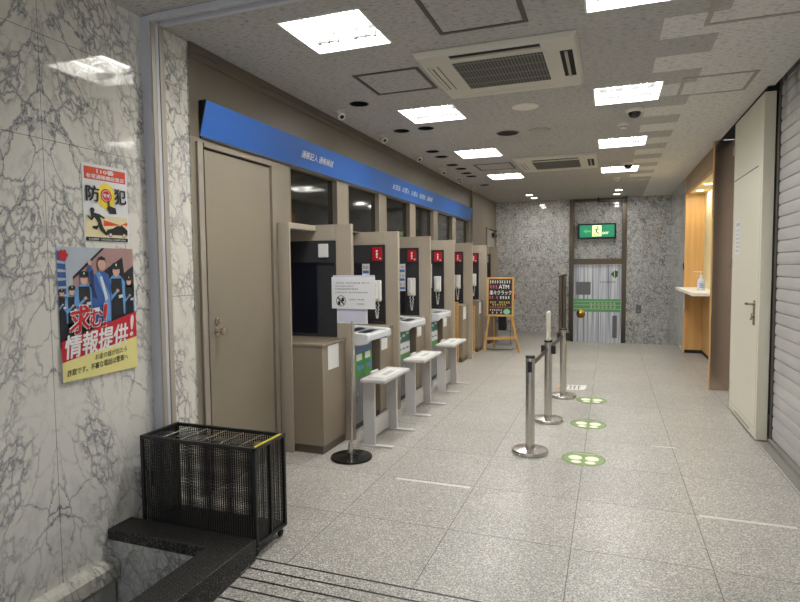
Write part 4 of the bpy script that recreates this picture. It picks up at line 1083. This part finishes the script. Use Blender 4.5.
ptxt('警戒', 0.43, 0.59, 0.14, 0.045, 0, 6, 0.02); ptxt('北海道警察・公益社団法人北海道防犯協会', 0.08, 0.02, 0.84, 0.028, 0, 4, 0.0)

# wanted-information poster
y0, z0, w, h = 2.163, 1.012, 0.504, 0.708
t = thing('poster', (PX, y0, z0), 'large poster of uniformed people with red and yellow lettering, below the smaller one', 'poster')
mb = MB(); mb.box(PX, PX+0.0015, y0, y0+w, z0, z0+h); mb.build('sheet', 'paper', t)
mb = MB(); q = lambda pts, m, l=1: poster_quad(mb, pts, y0, z0, w, h, m, l)
def el(cu, cv, ru, rv, m, l, n=16): q([(cu+ru*math.cos(2*PI*i/n), cv+rv*math.sin(2*PI*i/n)) for i in range(n)], m, l)
q([(0,0.22),(1,0.34),(1,1),(0,1)], 0)
q([(0,0.55),(0.10,0.60),(0.10,0.93),(0,0.98)], 1, 2)                                       # left tower
for k in range(5): q([(0.0,0.62+0.065*k),(0.095,0.635+0.06*k),(0.095,0.65+0.06*k),(0.0,0.645+0.065*k)], 0, 3)
q([(0.18,0.70),(0.18,0.78),(0.56,1.0),(1,1),(1,0.70)], 2, 2)                               # building
q([(0.18,0.78),(0.56,1.0),(0.60,1.0),(0.18,0.755)], 3, 3); q([(0.36,0.70),(0.62,0.84),(0.84,0.93),(0.86,0.80),(1.0,0.86),(1.0,0.60),(0.3,0.6)], 3, 3)
q([(0.10,0.62),(0.3,0.72),(0.3,0.4),(0.1,0.4)], 3, 2)
q([(0,0.25),(1,0.38),(1,0.52),(0,0.55)], 3, 2)
el(0.075, 0.94, 0.045, 0.03, 4, 3)                                                          # red flower
for k in range(6): el(0.075+0.04*math.cos(k*PI/3), 0.94+0.027*math.sin(k*PI/3), 0.022, 0.017, 4, 4, 8)
def officer(u, v, s, l, vest=True):
    q([(u-0.105*s,v-0.34*s),(u+0.105*s,v-0.34*s),(u+0.12*s,v-0.09*s),(u+0.05*s,v-0.035*s),(u-0.05*s,v-0.035*s),(u-0.12*s,v-0.09*s)], 5, l)
    q([(u-0.085*s,v-0.34*s),(u+0.085*s,v-0.34*s),(u+0.07*s,v-0.06*s),(u-0.07*s,v-0.06*s)], 3, l+1)
    q([(u-0.125*s,v-0.09*s),(u-0.09*s,v-0.07*s),(u-0.07*s,v-0.19*s),(u+0.0*s,v-0.15*s),(u+0.01*s,v-0.17*s),(u-0.09*s,v-0.235*s),(u-0.14*s,v-0.2*s)], 5, l+2)
    el(u+0.01*s, v-0.155*s, 0.022*s, 0.014*s, 6, l+3, 10)
    el(u, v, 0.048*s, 0.045*s, 6, l+2)
    el(u, v+0.036*s, 0.062*s, 0.028*s, 3, l+3); el(u, v+0.045*s, 0.010*s, 0.010*s, 10, l+4, 8)
    q([(u-0.06*s,v+0.012*s),(u+0.06*s,v+0.012*s),(u+0.05*s,v+0.024*s),(u-0.05*s,v+0.024*s)], 8, l+4)
    q([(u+0.02*s,v-0.215*s),(u+0.075*s,v-0.21*s),(u+0.075*s,v-0.185*s),(u+0.02*s,v-0.19*s)], 7, l+4)
officer(0.04, 0.66, 0.55, 3); officer(0.92, 0.73, 0.75, 3); officer(0.16, 0.67, 0.7, 4); officer(0.31, 0.76, 0.95, 6); officer(0.74, 0.82, 1.05, 6)
# man in the blue coat, arm raised
u, v = 0.54, 0.875
q([(u-0.15,0.36),(u+0.11,0.38),(u+0.12,0.70),(u+0.09,0.79),(u+0.03,0.815),(u-0.05,0.815),(u-0.10,0.79),(u-0.13,0.86),(u-0.17,0.87),(u-0.19,0.80),(u-0.13,0.70)], 9, 9)
q([(u-0.16,0.81),(u-0.11,0.83),(u-0.11,0.70),(u-0.07,0.60),(u-0.13,0.62)], 8, 10)
q([(u-0.08,0.80),(u-0.03,0.82),(u+0.10,0.62),(u+0.10,0.42),(u+0.03,0.42),(u+0.02,0.62)], 5, 10)
q([(u-0.03,0.77),(u+0.0,0.78),(u+0.07,0.60),(u+0.04,0.58)], 7, 11)
el(u-0.155, 0.885, 0.026, 0.022, 6, 11, 10); el(u, v, 0.052, 0.052, 6, 11)
q([(u-0.052,v+0.01),(u-0.045,v+0.045),(u,v+0.062),(u+0.05,v+0.045),(u+0.054,v+0.005),(u+0.04,v+0.028),(u-0.03,v+0.032)], 3, 12)
q([(u-0.15,0.50),(u-0.05,0.505),(u-0.05,0.535),(u-0.15,0.53)], 7, 12)
# bands
q([(0,0.145),(1,0.265),(1,0.475),(0,0.30)], 4, 13); q([(0,0.0),(1,0.0),(1,0.265),(0,0.145)], 10, 14)
mb.build('picture', ['sky_print', 'coat', 'brick_print', 'vest', 'ink_red', 'light_blue', 'skin', 'paper', 'navy_ink', 'coat', 'pale_yellow'], t)
def stxt(body, u, v, ww, hh, m, lay, bold, sl=0.085):
    U_ = Vector((0, 1, sl)); V_ = Vector((0, 0.10, 1))
    mb = MB(); put_text(mb, body, (PX+0.0016+0.0007*lay, y0+u*w, z0+v*h), U_, V_, ww*w, hh*h, 0, bold); mb.build('lettering', ['ink_red', 'white_ink', 'ink'][m], t)
for m_, lay, bo in ((1, 15, 0.06), (0, 18, 0.03)):
    e = 0.014 if m_ == 1 else 0.0
    if m_ == 1:
        for du in (-1, 1):
            for dv in (-1, 1):
                a_, b_ = du*0.012, dv*0.009
                ly = 15+0.24*(du+1)+0.48*(dv+1)*1.1
                stxt('求', 0.10+a_, 0.345+b_, 0.24, 0.205, 1, ly, 0.0); stxt('む', 0.35+a_, 0.385+b_, 0.15, 0.13, 1, ly+0.02, 0.0); stxt('!', 0.525+a_, 0.385+b_, 0.035, 0.175, 1, ly+0.04, 0.0)
        continue
    stxt('求', 0.10-e, 0.345-e, 0.24+2*e, 0.205+2*e, m_, lay, bo); stxt('む', 0.35-e, 0.385-e, 0.15+2*e, 0.13+2*e, m_, lay, bo); stxt('!', 0.525-e, 0.385-e, 0.035+2*e, 0.175+2*e, m_, lay, bo)
stxt('情報提供', 0.03, 0.165, 0.82, 0.175, 1, 15, 0.03); stxt('!', 0.90, 0.275, 0.035, 0.17, 1, 15, 0.03)
stxt('お金の話が出たら', 0.40, 0.125, 0.44, 0.045, 2, 15, 0.012); stxt('詐欺です。不審な電話は警察へ', 0.05, 0.035, 0.80, 0.05, 2, 15, 0.012)

# ------------------------------------------------------------------ right-hand side
t = thing('fire_door', (1.29, 6.45, 0), 'cream steel fire door leaf folded flat beside the roller shutter', 'door')
x0, x1, ya, yb = 1.247, 1.336, 5.85, 7.10
mb = MB(); mb.box(x0, x1, ya, yb, 0.012, 3.085); lf = mb.build('leaf', 'cream', t, bevel=0.003)
mb = MB(); mb.box(x0-0.0015, x0, ya+0.16, yb-0.03, 2.468, 2.478); mb.build('panel_seam', 'grey_frame', lf)
mb = MB()
for q in ((ya+0.05, ya+0.054, 0.10, 2.40), (yb-0.034, yb-0.03, 0.10, 2.47)): mb.box(x0-0.001, x0, *q)
mb.box(x0-0.001, x0, ya+0.05, yb-0.03, 0.10, 0.104); mb.box(x0-0.001, x0, ya+0.25, yb-0.30, 0.035, 0.06)
mb.build('wicket_outline', 'pale_frame', lf)
mb = MB(); mb.box(x0-0.006, x0, 5.99, 6.06, 1.03, 1.26); hp = mb.build('handle_plate', 'handle', lf, bevel=0.003)
mb = MB(); mb.tube([(x0-0.006, 6.045, 1.225), (x0-0.05, 6.045, 1.225), (x0-0.052, 6.06, 1.225), (x0-0.05, 6.125, 1.223)], 0.013, 10); mb.build('lever', 'handle', hp, smooth=True)
mb = MB(); mb.lathe((x0-0.006, 6.035, 1.12), [(0.018,0),(0.018,-0.016)], 14, axis='x'); mb.tube([(x0-0.014, 6.035, 1.11), (x0-0.02, 6.065, 1.08)], 0.008, 8); mb.build('latch', 'handle', hp)
for z in (0.27, 1.6, 2.8):
    mb = MB(); mb.tube([(x0-0.008, yb-0.014, z-0.05), (x0-0.008, yb-0.014, z+0.05)], 0.010, 10); mb.build('hinge', 'handle', lf)
t = thing('paper_notice', (x0, 6.8, 1.68), 'tall pale notice sheet taped on the cream fire door', 'notice')
mb = MB(); mb.box(x0-0.0015, x0-0.0003, 6.70, 6.95, 1.69, 2.035); mb.build('sheet', 'paper', t)
mb = MB()
strokes(mb, (x0-0.002, 6.92, 1.98), (0,-1,0), ZU, 0.19, 0.035, 4, 0)
for k in range(6): strokes(mb, (x0-0.002, 6.92, 1.93-0.042*k), (0,-1,0), ZU, 0.19, 0.016, 9, 0)
mb.build('print', 'ink_grey', t)

t = thing('roller_shutter', (1.38, 3.0, 0.055), 'grey slatted roller shutter closing the right side', 'shutter')
mb = MB(); xs = 1.355; z = 0.056; prof = []; PITCH = 0.102
while z < 3.22:
    prof += [(xs+0.012, z), (xs+0.002, z+0.005), (xs, z+0.03), (xs+0.001, z+PITCH-0.03), (xs+0.004, z+PITCH-0.009), (xs+0.014, z+PITCH-0.004)]; z += PITCH
vs = []; fs = []
for yv in (-0.5, 5.77): vs += [(p[0], yv, p[1]) for p in prof]
n = len(prof)
for i in range(n-1): fs.append((i, i+n, i+n+1, i+1))
mb.add(vs, fs); mb.build('curtain', 'shutter', t)
mb = MB(); mb.box(1.345, 1.40, 5.775, 5.825, 0.0, 3.2); 
mb.build('guide_rail', 'grey_frame', t)

# counter with its sanitizer bottle
t = thing('counter', (1.35, 10.2, 1.13), 'white counter shelf cantilevered from the wooden niche', 'counter')
mb = MB(); mb.box(1.112, 1.545, 9.10, 11.345, 1.135, 1.185); mb.build('top', 'white_top', t, bevel=0.006)
mb = MB(); mb.box(1.245, 1.26, 11.30, 11.345, 0.80, 1.135); mb.box(1.26, 1.545, 11.32, 11.345, 1.08, 1.135); mb.build('bracket', 'white_top', t)
bx, by, bz = 1.33, 9.95, 1.185
t = thing('sanitizer_bottle', (bx, by, bz), 'clear pump bottle of hand sanitizer on the white counter', 'bottle')
mb = MB(); mb.lathe((bx, by, bz), [(0.050,0),(0.054,0.005),(0.054,0.14),(0.046,0.175),(0.022,0.195),(0.020,0.205)], 24); mb.build('bottle', 'plastic_clear', t, smooth=True)
mb = MB(); mb.lathe((bx, by, bz+0.205), [(0.024,0),(0.024,0.03),(0.009,0.034),(0.009,0.075),(0.02,0.078),(0.02,0.092)], 20); mb.box(bx-0.11, bx, by-0.010, by+0.010, bz+0.283, bz+0.297); mb.build('pump', 'white', t)
mb = MB(); mb.lathe((bx, by, bz+0.03), [(0.0546,0),(0.0546,0.095)], 24); lb = mb.build('label_wrap', 'paper_lilac', t, smooth=True)
mb = MB()
for k in range(3): mb.quad((bx-0.03, by-0.0552, bz+0.045+0.025*k), (bx+0.03, by-0.0552, bz+0.045+0.025*k), (bx+0.03, by-0.0552, bz+0.057+0.025*k), (bx-0.03, by-0.0552, bz+0.057+0.025*k), 0)
mb.build('print', 'sky_blue', lb)
for yy in (10.88, 10.03):
    t = thing('niche_light', (1.41, yy, 2.83), 'small round downlight in niche ceiling, %s' % ('farther one' if yy > 10.5 else 'nearer one'), 'light', 'downlights in the wooden niche')
    mb = MB(); ring(mb, (1.41, yy, 2.8275), XU, (0,-1,0), 0.055, 0.07); mb.build('rim', 'white', t)
    mb = MB(); mb.lathe((1.41, yy, 2.826), [(0.055, 0), (0.055, 0.003)], 20); mb.build('lens', 'downlight', t)
    la = bpy.data.lights.new('lamp', 'AREA'); la.shape = 'DISK'; la.size = 0.10; la.energy = 6.0; la.color = (1.0, 0.90, 0.70)
    lo = bpy.data.objects.new('lamp', la); COL.objects.link(lo); lo.parent = t; lo.location = (0, 0, -0.008)
t = thing('wall_switch', (1.25, 11.45, 1.55), 'small dark call button on the niche corner', 'switch')
mb = MB(); mb.box(1.236, 1.2495, 11.44, 11.50, 1.50, 1.62); mb.build('plate', 'black', t, bevel=0.003)
mb = MB(); mb.lathe((1.236, 11.47, 1.56), [(0.014,0),(0.014,-0.006)], 12, axis='x'); mb.build('button', 'grey_frame', t)

# ------------------------------------------------------------------ glass door, exit sign, metal post
Y = 14.05
mb = MB(); mb.box(-0.795, 0.245, Y+0.03, Y+0.07, -0.30, 1.595)
o = struct(mb.build('door_2', 'frosted', bevel=0.004), 'streaky blue-white glass door with a green band in the end wall')
f = Y+0.0285
mb = MB(); mb.box(-0.795, 0.245, f, f+0.001, 0.50, 0.80); mb.build('green_band', 'band_green', o)
mb = MB()
for z in (0.56, 0.655, 0.735): mb.box(-0.795, 0.245, f-0.0015, f-0.0005, z, z+0.012)
strokes(mb, (-0.45, f-0.0018, 0.57), XU, ZU, 0.6, 0.14, 7)
mb.build('band_lettering', 'floor_pale', o)
mb = MB(); mb.box(-0.74, -0.42, f-0.004, f, 0.90, 1.20); mb.build('notice_plate', 'rack_grey', o)
mb = MB(); mb.box(0.065, 0.165, f-0.004, f, -0.10, 0.42); mb.build('push_plate', 'rack_grey', o)
mb = MB()
mb.prism([(0.02,1.38),(0.09,1.29),(0.09,1.46)], 'y', f-0.001, f); mb.prism([(0.105,1.47),(0.175,1.44),(0.165,1.32),(0.105,1.28)], 'y', f-0.001, f)
mb.build('leaf_emblem', 'floor_line', o)
mb = MB(); strokes(mb, (-0.22, f-0.001, 1.17), XU, ZU, 0.34, 0.045, 7); mb.build('lettering', 'floor_line', o)
mb = MB(); mb.lathe((-0.635, f, 0.45), [(0.10,0),(0.10,-0.012),(0.085,-0.02),(0.03,-0.024),(0.028,-0.05),(0.05,-0.065),(0.055,-0.09),(0.03,-0.105)], 28, axis='y'); mb.build('knob', 'brass', o, smooth=True)
mb = MB(); mb.box(-0.645, -0.625, f-0.03, f, 0.29, 0.36); mb.build('key_tag', 'ivory', o)
t = thing('exit_sign', (-0.295, Y+0.1, 2.37), 'lit green emergency exit sign above the glass door', 'sign')
mb = MB(); mb.box(-0.715, 0.125, Y+0.01, Y+0.155, 2.20, 2.55); mb.build('housing', 'black', t, bevel=0.006)
M['exit_green'] = emit('lit_exit_green', srgb(34, 130, 96), 0.75); M['exit_white'] = emit('lit_exit_white', srgb(236, 240, 170), 1.2); M['exit_line'] = emit('lit_exit_lime', srgb(96, 176, 90), 0.7)
ex = MB(); ex.box(-0.675, 0.085, Y+0.004, Y+0.0095, 2.235, 2.515); fc = ex.build('face', 'exit_green', t)
ex = MB(); yq = Y+0.003
def eq(pts, m=0): ex.add([(-0.295+a, yq-0.0008*m, 2.375+b) for a, b in pts], [tuple(range(len(pts)))], m)
eq([(-0.10,-0.12),(0.10,-0.12),(0.10,0.13),(-0.10,0.13)], 0)
eq([(0.02+0.022*math.cos(2*PI*i/12), 0.092+0.022*math.sin(2*PI*i/12)) for i in range(12)], 1)
eq([(-0.02,0.06),(0.03,0.065),(0.07,0.02),(0.06,0.01),(0.02,0.04),(0.01,-0.01),(0.05,-0.05),(0.03,-0.11),(0.012,-0.11),(0.022,-0.055),(-0.02,-0.03),(-0.04,-0.085),(-0.09,-0.085),(-0.09,-0.07),(-0.05,-0.065),(-0.025,0.0),(-0.02,0.035),(-0.055,0.01),(-0.065,0.02)], 1)
eq([(-0.30,0.0),(-0.22,0.05),(-0.22,0.018),(-0.13,0.018),(-0.13,-0.018),(-0.22,-0.018),(-0.22,-0.05)], 2)
put_text(ex, 'EXIT', (-0.17, yq, 2.30), XU, ZU, 0.13, 0.05, 0, 0.02)
ex.build('pictogram', ['exit_white', 'exit_green', 'exit_line'], fc)

t = thing('metal_post', (-1.0, 13.3, 0), 'bronze metal post standing beside the step down to glass door', 'post')
mb = MB(); mb.box(-1.06, -0.985, 13.12, 13.55, 0.0, 1.34); mb.build('panel', 'bronze', t, bevel=0.004)
mb = MB(); mb.box(-0.98, -0.93, 13.16, 13.52, 0.0, 1.33); mb.build('inner_panel', 'bronze', t, bevel=0.004)
mb = MB(); mb.prism([(-1.07, 1.341), (-0.92, 1.341), (-0.92, 1.40), (-1.07, 1.36)], 'y', 13.11, 13.56); mb.build('cap', 'grey_frame', t)
t = thing('door_closer_rail', (0.0, 13.9, ZC), 'dark rail hanging from the ceiling above the glass door', 'rail')
mb = MB(); mb.box(-0.28, 0.34, 13.86, 13.89, 3.01, 3.03); mb.build('bar', 'black', t)
mb = MB(); mb.box(-0.28, -0.25, 13.85, 13.90, 3.03, ZC-0.001); mb.box(0.31, 0.34, 13.85, 13.90, 3.03, ZC-0.001); mb.build('hanger', 'black', t)
t = thing('wall_intercom', (0.62, Y, 0.58), 'small grey intercom plate on the marble right of glass door', 'plate')
mb = MB(); mb.box(0.565, 0.675, Y-0.018, Y-0.0005, 0.49, 0.675); mb.build('plate', 'rack_grey', t, bevel=0.003)
mb = MB(); mb.lathe((0.62, Y-0.018, 0.545), [(0.018,0),(0.018,-0.006)], 14, axis='y'); mb.build('button', 'chrome', t)

# ------------------------------------------------------------------ camera, world, colour management
cam = bpy.data.cameras.new('camera'); cam.sensor_width = 36.0; cam.lens = 572.0/800*36; cam.clip_end = 200; cam.clip_start = 0.05
co = bpy.data.objects.new('camera', cam); COL.objects.link(co)
R3 = ((0.938909, 0.011418, -0.343976), (0.344024, -0.059795, 0.937055), (-0.009869, -0.998145, -0.06007))
mm = Matrix.Identity(4)
for r in range(3):
    mm[r][0] = R3[r][0]; mm[r][1] = -R3[r][1]; mm[r][2] = -R3[r][2]
mm[2][3] = 1.6
co.matrix_world = mm
S.camera = co
wd = bpy.data.worlds.new('street_light'); S.world = wd; wd.use_nodes = True
bg = wd.node_tree.nodes['Background']; bg.inputs[0].default_value = (0.92, 0.96, 1.0, 1); bg.inputs[1].default_value = 0.8
S.view_settings.view_transform = 'Standard'; S.view_settings.look = 'None'; S.view_settings.gamma = 1.0; S.view_settings.use_curve_mapping = False
S.view_settings.exposure = 0.0
